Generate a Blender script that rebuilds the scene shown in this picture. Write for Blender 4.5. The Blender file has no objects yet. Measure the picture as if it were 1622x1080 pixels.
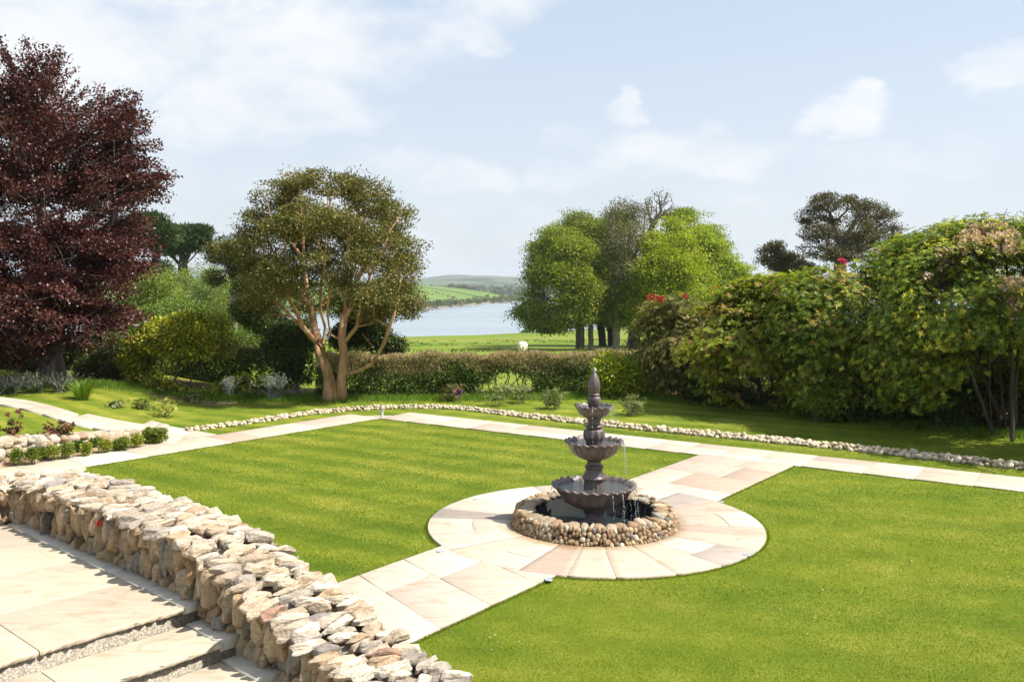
import bpy, bmesh, math, random
import numpy as np
from mathutils import Vector, noise as mnoise

SC = bpy.context.scene
COL = SC.collection
R = math.radians
rng = np.random.default_rng(7)
random.seed(7)

# ------------------------------------------------------------------ camera
EYE, FPX, U0, HY = 3.7, 1410.0, 811.0, 447.0       # eye height (m), focal length in px of the 1622 px wide frame, horizon row
cam = bpy.data.objects.new('camera', bpy.data.cameras.new('camera'))
COL.objects.link(cam)
cam.location = (0, 0, EYE)
cam.rotation_euler = (R(90), 0, 0)
cam.data.sensor_width = 36.0
cam.data.lens = 36.0 * FPX / 1622.0
cam.data.shift_y = -(540.0 - HY) / 1622.0
cam.data.clip_end = 30000
SC.camera = cam

# ------------------------------------------------------------------ light
SUN_EL, SUN_AZ = R(54), R(99)      # azimuth clockwise from +y (straight ahead): the sun stands to the right
sd = bpy.data.lights.new('sun', 'SUN')
sd.energy = 4.8
sd.angle = R(0.6)
sd.color = (1.0, 0.95, 0.86)
sun = bpy.data.objects.new('sun', sd)
COL.objects.link(sun)
sv = Vector((math.sin(SUN_AZ) * math.cos(SUN_EL), math.cos(SUN_AZ) * math.cos(SUN_EL), math.sin(SUN_EL)))
sun.rotation_euler = sv.to_track_quat('Z', 'Y').to_euler()
sun.location = sv * 100

SC.view_settings.view_transform = 'Standard'
SC.view_settings.look = 'None'
SC.view_settings.exposure = 0.80
SC.view_settings.gamma = 1.0
SC.view_settings.use_curve_mapping = False
SC.render.engine = 'CYCLES'
SC.cycles.use_denoising = True
SC.cycles.use_adaptive_sampling = True
SC.cycles.adaptive_threshold = 0.02
SC.cycles.max_bounces = 7
SC.cycles.transparent_max_bounces = 8
SC.cycles.caustics_reflective = False
SC.cycles.caustics_refractive = False
SC.cycles.sample_clamp_indirect = 6


# ------------------------------------------------------------------ node helpers
def nd(nt, typ, ins=None, **props):
    n = nt.nodes.new(typ)
    for k, v in props.items():
        setattr(n, k, v)
    for k, v in (ins or {}).items():
        s = n.inputs[k]
        if isinstance(v, bpy.types.NodeSocket):
            nt.links.new(v, s)
        else:
            s.default_value = v
    return n


def mathn(nt, op, a, b=0.0, c=None, clamp=False):
    n = nd(nt, 'ShaderNodeMath', {0: a, 1: b}, operation=op, use_clamp=clamp)
    if c is not None:
        if isinstance(c, bpy.types.NodeSocket):
            nt.links.new(c, n.inputs[2])
        else:
            n.inputs[2].default_value = c
    return n.outputs[0]


def rgb(c):
    return (c[0], c[1], c[2], 1.0)


def mixc(nt, f, a, b, blend='MIX'):
    n = nt.nodes.new('ShaderNodeMix')
    n.data_type = 'RGBA'
    n.blend_type = blend
    for idx, v in ((0, f), (6, a), (7, b)):
        if isinstance(v, bpy.types.NodeSocket):
            nt.links.new(v, n.inputs[idx])
        else:
            n.inputs[idx].default_value = v if idx == 0 else (rgb(v) if len(v) == 3 else v)
    return n.outputs[2]


def ramp(nt, fac, stops):
    n = nt.nodes.new('ShaderNodeValToRGB')
    nt.links.new(fac, n.inputs[0])
    el = n.color_ramp.elements
    while len(el) < len(stops):
        el.new(0.5)
    for e, (p, c) in zip(el, stops):
        e.position = p
        e.color = rgb(c) if not isinstance(c, (int, float)) else (c, c, c, 1)
    return n.outputs[0]


def noise(nt, vec, scale, detail=4, rough=0.55, dist=0.0):
    n = nd(nt, 'ShaderNodeTexNoise', {'Scale': scale, 'Detail': detail, 'Roughness': rough, 'Distortion': dist})
    if vec is not None:
        nt.links.new(vec, n.inputs['Vector'])
    return n


def new_mat(name):
    m = bpy.data.materials.new(name)
    m.use_nodes = True
    nt = m.node_tree
    return m, nt, nt.nodes['Principled BSDF']


def objco(nt):
    return nt.nodes.new('ShaderNodeTexCoord').outputs['Object']


def geopos(nt):
    return nt.nodes.new('ShaderNodeNewGeometry').outputs['Position']


# ------------------------------------------------------------------ sky
w = bpy.data.worlds.new('World')
SC.world = w
w.use_nodes = True
nt = w.node_tree
nt.nodes.clear()
out = nt.nodes.new('ShaderNodeOutputWorld')
bg = nt.nodes.new('ShaderNodeBackground')
sky = nd(nt, 'ShaderNodeTexSky', sky_type='NISHITA', sun_disc=False)
sky.sun_elevation = SUN_EL
sky.sun_rotation = SUN_AZ
sky.air_density = 1.0
sky.dust_density = 2.6
sky.ozone_density = 1.0
gen = nt.nodes.new('ShaderNodeTexCoord').outputs['Generated']
sep = nd(nt, 'ShaderNodeSeparateXYZ', {0: gen})
az = mathn(nt, 'ARCTAN2', sep.outputs[0], sep.outputs[1])
el = mathn(nt, 'ARCSINE', sep.outputs[2])
# warped direction so that blob outlines become cloud outlines
dirv = nd(nt, 'ShaderNodeCombineXYZ', {0: az, 1: mathn(nt, 'MULTIPLY', el, 1.7), 2: 0.0}).outputs[0]
wn = noise(nt, dirv, 7.0, 8, 0.6)
wc = nd(nt, 'ShaderNodeSeparateColor', {0: wn.outputs['Color']})
waz = mathn(nt, 'MULTIPLY_ADD', mathn(nt, 'SUBTRACT', wc.outputs[0], 0.5), 0.19, az)
wel = mathn(nt, 'MULTIPLY_ADD', mathn(nt, 'SUBTRACT', wc.outputs[1], 0.5), 0.14, el)


def px_dir(u, v):
    return math.atan((u - U0) / FPX), math.atan((HY - v) / math.hypot(FPX, u - U0))


def blob(u, v, ru, rv, amp, sharp=1.0):
    a0, e0 = px_dir(u, v)
    dx = mathn(nt, 'DIVIDE', mathn(nt, 'SUBTRACT', waz, a0), ru / FPX)
    dy = mathn(nt, 'DIVIDE', mathn(nt, 'SUBTRACT', wel, e0), rv / FPX)
    r2 = mathn(nt, 'ADD', mathn(nt, 'MULTIPLY', dx, dx), mathn(nt, 'MULTIPLY', dy, dy))
    f = mathn(nt, 'MULTIPLY_ADD', r2, -sharp, sharp, clamp=False)
    f = mathn(nt, 'MULTIPLY', f, 1.0, clamp=True)
    return mathn(nt, 'MULTIPLY', f, amp)


tot = None
for b in ((250, 30, 520, 130, 1.0, 1.2), (60, 90, 260, 190, 1.0, 1.1), (330, 60, 260, 120, 1.0, 1.3), (420, 155, 220, 70, .95, 1.5), (270, 200, 240, 80, .75, 1.2), (120, 260, 260, 90, .6, 1.1), (540, 60, 160, 90, .7, 1.1), (740, 15, 190, 50, .75, 1.2),
          (735, 285, 130, 56, .78, 1.3), (620, 265, 110, 50, .6, 1.1), (995, 165, 46, 36, .72, 1.4), (1100, 240, 210, 58, .85, 1.3), (1010, 235, 90, 40, .7, 1.2), (900, 280, 90, 40, .62, 1.2),
          (1335, 182, 76, 46, .85, 1.4), (1590, 120, 84, 46, .7, 1.3), (1440, 265, 220, 60, .5, 1.0), (600, 330, 300, 90, .55, 1.0),
          (890, 215, 60, 26, .45, 1.2), (1300, 330, 300, 70, .5, 1.0), (-500, 200, 500, 200, .8, 1.0), (2300, 150, 500, 160, .7, 1.0),
          (800, 410, 1500, 110, .5, 1.0)):
    f = blob(*b)
    tot = f if tot is None else mathn(nt, 'MAXIMUM', tot, f)
det = noise(nt, dirv, 9.0, 9, 0.58, 0.2).outputs[0]
gen_cl = noise(nt, gen, 2.6, 8, 0.6, 0.3).outputs[0]
back = nd(nt, 'ShaderNodeMapRange', {0: gen_cl, 1: 0.5, 2: 0.75, 3: 0.0, 4: 0.75}).outputs[0]
behind = nd(nt, 'ShaderNodeMapRange', {0: sep.outputs[1], 1: 0.3, 2: -0.1, 3: 0.0, 4: 1.0}).outputs[0]
tot = mathn(nt, 'MAXIMUM', tot, mathn(nt, 'MULTIPLY', back, behind))
dens = mathn(nt, 'MULTIPLY', tot, nd(nt, 'ShaderNodeMapRange', {0: det, 1: 0.3, 2: 0.66, 3: 0.22, 4: 1.05}).outputs[0])
dens = nd(nt, 'ShaderNodeMapRange', {0: dens, 1: 0.04, 2: 0.8, 3: 0.0, 4: 0.93}, interpolation_type='SMOOTHSTEP').outputs[0]
shade = noise(nt, dirv, 5.0, 5, 0.5).outputs[0]
cloudc = ramp(nt, shade, [(0.3, (5.2, 5.5, 5.9)), (0.62, (6.1, 6.2, 6.35))])
# thin high veil that whitens the whole sky, denser towards the horizon
veil = nd(nt, 'ShaderNodeMapRange', {0: el, 1: 0.0, 2: 0.6, 3: 0.85, 4: 0.6}).outputs[0]
vt = nd(nt, 'ShaderNodeMapRange', {0: el, 1: 0.0, 2: 0.33, 3: 0.0, 4: 1.0}).outputs[0]
s1 = mixc(nt, veil, sky.outputs[0], ramp(nt, vt, [(0.0, (5.0, 5.45, 5.8)), (0.45, (4.75, 5.35, 6.0)), (1.0, (4.2, 5.0, 6.0))]))
s2 = mixc(nt, dens, s1, cloudc)
nt.links.new(s2, bg.inputs[0])
bg.inputs[1].default_value = 0.094
nt.links.new(bg.outputs[0], out.inputs[0])


# ------------------------------------------------------------------ placing helpers
def W(u, v, d):
    """a point d metres ahead of the viewpoint in the direction of a pixel of the photograph"""
    return np.array([(u - U0) / FPX * d, d, EYE - (v - HY) / FPX * d])


def G(u, v, z=0.0):
    d = FPX * (EYE - z) / (v - HY)
    return np.array([(u - U0) / FPX * d, d, z])


def sstep(a, b, x):
    t = np.clip((x - a) / (b - a), 0, 1)
    return t * t * (3 - 2 * t)


SEA = EYE - 25.0
LW0, LW1 = np.array([-11.2, 16.0]), np.array([-9.05, 21.5])     # foot line of the low retaining wall


def zg(x, y):
    """height of the land at x, y"""
    x = np.asarray(x, float)
    y = np.asarray(y, float)
    ys = 433 + 0.87 * np.clip(x, -150, 110)
    z1 = -1.84 * sstep(28, 88, y) * 1.0
    s = np.clip((y - 60) / (ys - 60), 0, 3)
    z = z1 + (SEA + 1.84) * np.where(s < 1, s ** 1.12, 1 + (s - 1) * 0.6)
    up = 0.45 * sstep(-8.4, -13.4, x)
    nx, ny = -(LW1 - LW0)[1], (LW1 - LW0)[0]
    side = ((x - LW0[0]) * nx + (y - LW0[1]) * ny) / math.hypot(nx, ny)
    beyond = np.where(y < 21.5, np.where(side > 0.12, 1.0, 0.0), 1.0)
    fade = 1 - sstep(34, 60, y)
    return z + up * beyond * fade


def zgf(x, y):
    return float(zg(x, y))


# ------------------------------------------------------------------ mesh helpers
class MB:
    """collects geometry; build() links it as one mesh object"""

    def __init__(self):
        self.v, self.f, self.c, self.n = [], [], [], 0

    def add(self, verts, faces, col=None):
        verts = np.asarray(verts, float).reshape(-1, 3)
        faces = np.asarray(faces, np.int64)
        self.v.append(verts)
        self.f.append(faces + self.n)
        if col is None:
            col = (0.5, 0.5, 0.5)
        col = np.asarray(col, float)
        if col.ndim == 1:
            col = np.tile(col, (len(verts), 1))
        self.c.append(col)
        self.n += len(verts)

    def box(self, c, s, rz=0.0, col=None, taper=1.0):
        c, s = np.asarray(c, float), np.asarray(s, float) / 2
        q = np.array([[-1, -1, -1], [1, -1, -1], [1, 1, -1], [-1, 1, -1], [-1, -1, 1], [1, -1, 1], [1, 1, 1], [-1, 1, 1]], float)
        q[4:, :2] *= taper
        q = q * s
        ca, sa = math.cos(rz), math.sin(rz)
        q = np.stack([q[:, 0] * ca - q[:, 1] * sa, q[:, 0] * sa + q[:, 1] * ca, q[:, 2]], 1) + c
        self.add(q, [[0, 3, 2, 1], [4, 5, 6, 7], [0, 1, 5, 4], [1, 2, 6, 5], [2, 3, 7, 6], [3, 0, 4, 7]], col)

    def tube(self, pts, rad, n=6, col=None, cap=True):
        pts = np.asarray(pts, float)
        m = len(pts)
        rad = np.broadcast_to(np.asarray(rad, float), (m,))
        t = np.gradient(pts, axis=0)
        t /= np.linalg.norm(t, axis=1, keepdims=True) + 1e-9
        ref = np.array([0.31, 0.95, 0.05])
        a = np.cross(t, ref)
        a /= np.linalg.norm(a, axis=1, keepdims=True) + 1e-9
        b = np.cross(t, a)
        th = np.arange(n) * 2 * math.pi / n
        ring = pts[:, None] + rad[:, None, None] * (np.cos(th)[None, :, None] * a[:, None] + np.sin(th)[None, :, None] * b[:, None])
        i = np.arange(m - 1)[:, None] * n
        j = np.arange(n)[None]
        k = (np.arange(n)[None] + 1) % n
        q = np.stack([i + j, i + k, i + n + k, i + n + j], -1).reshape(-1, 4)
        base = self.n
        self.add(ring.reshape(-1, 3), q, col)
        if cap:
            self.f.append(np.array([[base + (m - 1) * n + x for x in range(n)]]))
            self.f.append(np.array([[base + x for x in range(n - 1, -1, -1)]]))

    def lathe(self, prof, n=48, c=(0, 0, 0), rfun=None, zfun=None, col=None):
        prof = np.asarray(prof, float)
        m = len(prof)
        th = np.arange(n) * 2 * math.pi / n
        r = np.tile(prof[:, :1], (1, n))
        z = np.tile(prof[:, 1:2], (1, n))
        if rfun is not None:
            r = r * rfun(np.arange(m)[:, None], th[None])
        if zfun is not None:
            z = z + zfun(np.arange(m)[:, None], th[None])
        p = np.stack([r * np.cos(th) + c[0], r * np.sin(th) + c[1], z + c[2]], -1)
        i = np.arange(m - 1)[:, None] * n
        j = np.arange(n)[None]
        k = (j + 1) % n
        q = np.stack([i + j, i + k, i + n + k, i + n + j], -1).reshape(-1, 4)
        self.add(p.reshape(-1, 3), q, col)

    def build(self, name, mat, parent=None, smooth=False, loc=None):
        V = np.concatenate(self.v)
        if loc is not None:
            V = V - np.asarray(loc, float)
        C = np.concatenate(self.c)
        me = bpy.data.meshes.new(name)
        me.vertices.add(len(V))
        me.vertices.foreach_set('co', V.ravel().astype(np.float32))
        idx = np.concatenate([f.ravel() for f in self.f])
        lens = np.concatenate([np.full(len(f), f.shape[1]) for f in self.f])
        me.loops.add(len(idx))
        me.loops.foreach_set('vertex_index', idx.astype(np.int32))
        me.polygons.add(len(lens))
        me.polygons.foreach_set('loop_start', np.concatenate([[0], np.cumsum(lens)[:-1]]).astype(np.int32))
        if smooth:
            me.polygons.foreach_set('use_smooth', np.ones(len(lens), bool))
        at = me.attributes.new('col', 'FLOAT_COLOR', 'POINT')
        at.data.foreach_set('color', np.concatenate([C, np.ones((len(C), 1))], 1).ravel().astype(np.float32))
        for m in (mat if isinstance(mat, (list, tuple)) else [mat]):
            me.materials.append(m)
        me.update(calc_edges=True)
        o = bpy.data.objects.new(name, me)
        COL.objects.link(o)
        if loc is not None:
            o.location = loc
        if parent is not None:
            o.parent = parent
            pw, q = Vector((0, 0, 0)), parent
            while q is not None:
                pw = pw + q.location
                q = q.parent
            o.location = Vector(o.location) - pw
        return o


def tag(o, label=None, cat=None, group=None, kind=None):
    if label:
        o['label'] = label
    if cat:
        o['category'] = cat
    if group:
        o['group'] = group
    if kind:
        o['kind'] = kind
    return o


def thing(name, label, cat, loc, group=None):
    o = bpy.data.objects.new(name, None)
    o.empty_display_size = 0.3
    COL.objects.link(o)
    o.location = tuple(float(q) for q in loc)
    return tag(o, label, cat, group)


def unit(a):
    return a / (np.linalg.norm(a, axis=-1, keepdims=True) + 1e-9)


def pal(palette, n, jitter=0.18):
    """n colours drawn from [(weight, rgb), ...] with a little brightness variation"""
    wts = np.array([p[0] for p in palette], float)
    cols = np.array([p[1] for p in palette], float)
    i = rng.choice(len(cols), n, p=wts / wts.sum())
    return cols[i] * np.clip(1 + jitter * rng.standard_normal((n, 1)), 0.5, 1.6)


def leaves(mb, C, D, N, L, Wd, col, fold=0.25):
    n = len(C)
    D = unit(D)
    S = unit(np.cross(D, N))
    Nn = np.cross(S, D)
    L = np.broadcast_to(np.asarray(L, float), (n,))[:, None]
    Wd = np.broadcast_to(np.asarray(Wd, float), (n,))[:, None]
    mid = C + D * L * 0.48 + Nn * Wd * fold
    v = np.stack([C, mid + S * Wd / 2, C + D * L, mid - S * Wd / 2], 1).reshape(-1, 3)
    q = np.arange(n * 4).reshape(n, 4)
    mb.add(v, q, np.repeat(col, 4, axis=0))


def rand_dirs(n, up=0.0):
    d = rng.standard_normal((n, 3))
    d[:, 2] += up
    return unit(d)


def clumps(mb, cen, per, rad, L, Wd, palette, up=0.9, droop=0.0, out_from=None, jitter=0.12, clump_jit=0.18, coher=0.9):
    """leafy puffs round the given centres: leaves sit on the rounded outside of every puff"""
    n = len(cen) * per
    ci = np.repeat(np.arange(len(cen)), per)
    d = rand_dirs(n, 0.22)
    sc_ = rng.uniform(0.6, 1.35, (len(cen), 1))
    off = d * np.sqrt(rng.uniform(0.12, 1, (n, 1))) * np.asarray(rad) * sc_[ci]
    off += rng.standard_normal((n, 3)) * np.asarray(rad) * 0.10
    P = cen[ci] + off
    D = rand_dirs(n) + d * 0.6
    if out_from is not None:
        D = D + unit(P - out_from) * 0.6
    D[:, 2] -= droop
    N = d * coher + rand_dirs(n) * 0.75
    N[:, 2] += up * 0.45
    c = pal(palette, n, jitter) * (1 + clump_jit * rng.standard_normal((len(cen), 1)))[ci]
    c = np.clip(c, 0.002, 0.9)
    leaves(mb, P, D, N, L * rng.uniform(0.65, 1.25, n), Wd * rng.uniform(0.7, 1.2, n), c)


def rosettes(mb, cen, out, per, L, Wd, palette, lift=0.25, jitter=0.15, tone=None):
    """whorls of long leaves round each shoot tip (rhododendron habit)"""
    m = len(cen)
    out = unit(out + 0.25 * rng.standard_normal((m, 3)))
    a = unit(np.cross(out, rng.standard_normal((m, 3))))
    b = np.cross(out, a)
    n = m * per
    ci = np.repeat(np.arange(m), per)
    th = np.tile(np.arange(per) * 2 * math.pi / per, m) + rng.uniform(0, 0.6, n)
    lf = lift + 0.35 * rng.standard_normal(n)
    rad = np.cos(th)[:, None] * a[ci] + np.sin(th)[:, None] * b[ci]
    D = unit(rad + out[ci] * lf[:, None])
    D[:, 2] -= 0.15
    N = unit(out[ci] - rad * lf[:, None] + 0.25 * rng.standard_normal((n, 3)))
    cl = pal(palette, m, jitter) if tone is None else tone
    c = np.clip(cl[ci] * (1 + 0.12 * rng.standard_normal((n, 1))), 0.002, 0.9)
    leaves(mb, cen[ci], D, N, L * rng.uniform(0.7, 1.2, n), Wd * rng.uniform(0.8, 1.15, n), c)


def shell_points(blobs, n, inner=0.6, noise_cut=0.0, nscale=0.5, lo=-1.0):
    """points in the outer part of a union of ellipsoids [(centre, radii)], thinned by noise so that gaps open"""
    C = np.array([b[0] for b in blobs])
    Rr = np.array([b[1] for b in blobs])
    area = (Rr[:, 0] * Rr[:, 2] + Rr[:, 0] * Rr[:, 1] + Rr[:, 1] * Rr[:, 2])
    res = []
    tot = 0
    while tot < n:
        k = n * 3
        i = rng.choice(len(C), k, p=area / area.sum())
        d = rand_dirs(k)
        r = rng.uniform(inner ** 3, 1, k) ** (1 / 3)
        P = C[i] + d * r[:, None] * Rr[i]
        ok = d[:, 2] > lo
        q = np.linalg.norm((P[:, None] - C[None]) / Rr[None], axis=2)
        q[np.arange(k), i] = 9
        ok &= q.min(1) > inner * 0.9
        P, = (P[ok],)
        if noise_cut > 0:
            nv = np.array([mnoise.noise(Vector(p * nscale)) for p in P])
            P = P[nv > -0.35 + noise_cut]
        res.append(P)
        tot += len(P)
        if len(P) == 0:
            break
    return np.concatenate(res)[:n]


def skeleton(trunks, tips, wig=0.10, bend=0.12, k_path=0.35, tip_r=0.011, power=2.2, rmax=None):
    """trunks: [(points, base radius)]; every tip is joined to the nearest suitable node. Returns chains [(pts, radii)]"""
    pos, par, plen, fixr = [], [], [], []
    for pts, r0 in trunks:
        last = -1
        pts = np.asarray(pts, float)
        if isinstance(r0, tuple):
            last = None
        fine = [pts[0]]
        for a, b in zip(pts[:-1], pts[1:]):
            m = max(2, int(np.linalg.norm(b - a) / 0.55) + 1)
            for t in np.linspace(0, 1, m)[1:]:
                fine.append(a + (b - a) * t + (rng.standard_normal(3) * wig * 0.22 if t < 1 else 0))
        if pos:
            A = np.array(pos)
            dd = np.linalg.norm(A - fine[0], axis=1)
            last = int(dd.argmin()) if dd.min() < 0.6 else -1
        for i, p in enumerate(fine):
            pos.append(np.asarray(p))
            par.append(last)
            plen.append(0 if last < 0 else plen[last] + np.linalg.norm(p - pos[last]))
            fixr.append(0.0)
            last = len(pos) - 1
        rr = r0
    order = np.argsort(np.linalg.norm(tips - np.array(pos).mean(0), axis=1))
    tip_idx = []
    for ti in order:
        p = tips[ti]
        A = np.array(pos)
        d = np.linalg.norm(A - p, axis=1)
        down = np.clip(A[:, 2] - p[2], 0, None)
        cost = d * 1.0 + k_path * np.array(plen) + 0.9 * down
        j = int(cost.argmin())
        L = d[j]
        m = max(1, int(L / 0.6))
        up = np.array([0, 0, 1.0])
        last = j
        perp = rng.standard_normal(3)
        for s in range(1, m + 1):
            t = s / (m)
            q = A[j] + (p - A[j]) * t
            if s < m:
                q = q + perp * wig * math.sin(t * math.pi) * L * 0.35 + up * bend * math.sin(t * math.pi) * L + rng.standard_normal(3) * wig * 0.12
            pos.append(q)
            par.append(last)
            plen.append(plen[last] + L / m)
            last = len(pos) - 1
        tip_idx.append(last)
    n = len(pos)
    A = np.array(pos)
    kids = [[] for _ in range(n)]
    for i, p in enumerate(par):
        if p >= 0:
            kids[p].append(i)
    acc = np.zeros(n)
    for i in range(n - 1, -1, -1):
        acc[i] = max(acc[i], tip_r ** power)
        if par[i] >= 0:
            acc[par[i]] += acc[i]
    rad = acc ** (1 / power)
    roots = [i for i in range(n) if par[i] < 0]
    f = trunks[0][1] / max(rad[i] for i in roots)
    big = rad / rad.max()
    rad = np.maximum(rad * (f * big + (1 - big) * min(1.0, f * 1.2)), tip_r * 0.6)
    chains = []
    stack = [(r, None) for r in roots]
    while stack:
        i, p = stack.pop()
        ch = [] if p is None else [p]
        ch.append(i)
        while kids[i]:
            ks = sorted(kids[i], key=lambda q: -rad[q])
            for q in ks[1:]:
                stack.append((q, i))
            i = ks[0]
            ch.append(i)
        pts = A[ch]
        rr = rad[ch].copy()
        if p is not None and len(rr) > 1:
            rr[0] = rr[1]
        chains.append((pts, rr))
    return chains


def limb_mesh(chains, col=None, flare=1.0, minr=0.0):
    mb = MB()
    for pts, rr in chains:
        if len(pts) < 2:
            continue
        if rr.max() < minr:
            continue
        n = 10 if rr.max() > 0.12 else (6 if rr.max() > 0.03 else 4)
        mb.tube(pts, rr, n, col, cap=False)
    return mb


def flare_base(chains, z0, amt=0.5, h=0.5):
    for pts, rr in chains:
        k = np.clip(1 - (pts[:, 2] - z0) / h, 0, 1)
        rr *= 1 + amt * k ** 2


# ------------------------------------------------------------------ materials
def leaf_mat(name, trans=0.35, rough=0.5, spec=0.35):
    m, nt, b = new_mat(name)
    at = nd(nt, 'ShaderNodeAttribute', attribute_name='col')
    nt.links.new(at.outputs['Color'], b.inputs['Base Color'])
    b.inputs['Roughness'].default_value = rough
    b.inputs['Specular IOR Level'].default_value = spec
    tr = nd(nt, 'ShaderNodeBsdfTranslucent')
    tc = mixc(nt, 1.0, at.outputs['Color'], (1.25, 1.35, 0.55), 'MULTIPLY')
    nt.links.new(tc, tr.inputs[0])
    mx = nd(nt, 'ShaderNodeMixShader', {0: trans})
    nt.links.new(b.outputs[0], mx.inputs[1])
    nt.links.new(tr.outputs[0], mx.inputs[2])
    nt.links.new(mx.outputs[0], nt.nodes['Material Output'].inputs[0])
    return m


def bark_mat(name, c1, c2, scale=6.0, stretch=0.25, bump=0.4):
    m, nt, b = new_mat(name)
    co = nd(nt, 'ShaderNodeMapping', {0: objco(nt)})
    co.inputs['Scale'].default_value = (1, 1, stretch)
    n = noise(nt, co.outputs[0], scale, 6, 0.62, 0.4)
    c = ramp(nt, n.outputs[0], [(0.34, c1), (0.64, c2)])
    nt.links.new(c, b.inputs['Base Color'])
    b.inputs['Roughness'].default_value = 0.8
    bp = nd(nt, 'ShaderNodeBump', {'Height': n.outputs[0], 'Strength': bump, 'Distance': 0.03})
    nt.links.new(bp.outputs[0], b.inputs['Normal'])
    return m


def stone_mat(name, bump=0.6, rough=0.75, scale=9.0, moss=0.0):
    m, nt, b = new_mat(name)
    at = nd(nt, 'ShaderNodeAttribute', attribute_name='col')
    co = objco(nt)
    n1 = noise(nt, co, scale, 7, 0.6, 0.6)
    n2 = noise(nt, co, scale * 6, 5, 0.65)
    vein = noise(nt, nd(nt, 'ShaderNodeMapping', {0: co, 3: (1, 1, 4.0)}).outputs[0], scale * 0.7, 4, 0.5, 1.4)
    k = ramp(nt, n1.outputs[0], [(0.25, 0.62), (0.5, 1.0), (0.75, 1.22)])
    c = mixc(nt, 0.85, at.outputs['Color'], k, 'MULTIPLY')
    k2 = ramp(nt, vein.outputs[0], [(0.38, (0.74, 0.62, 0.48)), (0.5, (1, 1, 1))])
    c = mixc(nt, 0.6, c, k2, 'MULTIPLY')
    k3 = ramp(nt, n2.outputs[0], [(0.3, 0.72), (0.55, 1.05)])
    c = mixc(nt, 0.6, c, k3, 'MULTIPLY')
    nt.links.new(c, b.inputs['Base Color'])
    b.inputs['Roughness'].default_value = rough
    h = mathn(nt, 'ADD', mathn(nt, 'ADD', n1.outputs[0], mathn(nt, 'MULTIPLY', vein.outputs[0], 0.5)), mathn(nt, 'MULTIPLY', n2.outputs[0], 0.3))
    bp = nd(nt, 'ShaderNodeBump', {'Height': h, 'Strength': bump, 'Distance': 0.045})
    nt.links.new(bp.outputs[0], b.inputs['Normal'])
    return m


def paving_mat(name, wet=None):
    """sandstone flags: per slab colour with swirling bands and spots"""
    m, nt, b = new_mat(name)
    at = nd(nt, 'ShaderNodeAttribute', attribute_name='col')
    co = objco(nt)
    n0 = noise(nt, co, 0.9, 3, 0.5)
    band = noise(nt, nd(nt, 'ShaderNodeMapping', {0: co, 2: (0, 0, 0.7), 3: (1.0, 4.5, 1)}).outputs[0], 1.3, 5, 0.6, 1.6)
    fine = noise(nt, co, 38.0, 5, 0.65)
    spots = noise(nt, co, 3.3, 6, 0.7, 0.8)
    c = mixc(nt, 0.8, at.outputs['Color'], ramp(nt, band.outputs[0], [(0.3, (0.80, 0.70, 0.60)), (0.45, (0.97, 0.93, 0.88)), (0.6, (1.03, 1.02, 0.99))]), 'MULTIPLY')
    c = mixc(nt, 0.8, c, ramp(nt, spots.outputs[0], [(0.28, (0.74, 0.66, 0.58)), (0.42, (1, 1, 1))]), 'MULTIPLY')
    c = mixc(nt, 0.5, c, ramp(nt, fine.outputs[0], [(0.3, 0.86), (0.6, 1.03)]), 'MULTIPLY')
    rough = 0.62
    if wet is not None:
        # splash-wet ring round the fountain pool
        dx = nd(nt, 'ShaderNodeVectorMath', {0: geopos(nt), 1: (wet[0], wet[1], 0)}, operation='DISTANCE')
        fac = mathn(nt, 'ADD', dx.outputs['Value'], mathn(nt, 'MULTIPLY', n0.outputs[0], 0.75))
        f = nd(nt, 'ShaderNodeMapRange', {0: fac, 1: 1.58, 2: 1.92, 3: 0.85, 4: 0.0}, interpolation_type='SMOOTHSTEP').outputs[0]
        c = mixc(nt, f, c, mixc(nt, 1.0, c, (0.60, 0.46, 0.27), 'MULTIPLY'))
    nt.links.new(c, b.inputs['Base Color'])
    b.inputs['Roughness'].default_value = rough
    b.inputs['Specular IOR Level'].default_value = 0.35
    h = mathn(nt, 'ADD', band.outputs[0], mathn(nt, 'MULTIPLY', fine.outputs[0], 0.4))
    bp = nd(nt, 'ShaderNodeBump', {'Height': h, 'Strength': 0.35, 'Distance': 0.006})
    nt.links.new(bp.outputs[0], b.inputs['Normal'])
    return m


def plain_mat(name, c, rough=0.7, scale=12.0, var=0.25, bump=0.2, metal=0.0, spec=0.5):
    m, nt, b = new_mat(name)
    co = objco(nt)
    n = noise(nt, co, scale, 6, 0.6)
    k = ramp(nt, n.outputs[0], [(0.3, 1 - var), (0.7, 1 + var)])
    nt.links.new(mixc(nt, 1.0, c, k, 'MULTIPLY'), b.inputs['Base Color'])
    b.inputs['Roughness'].default_value = rough
    b.inputs['Metallic'].default_value = metal
    b.inputs['Specular IOR Level'].default_value = spec
    bp = nd(nt, 'ShaderNodeBump', {'Height': n.outputs[0], 'Strength': bump, 'Distance': 0.01})
    nt.links.new(bp.outputs[0], b.inputs['Normal'])
    return m


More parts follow.
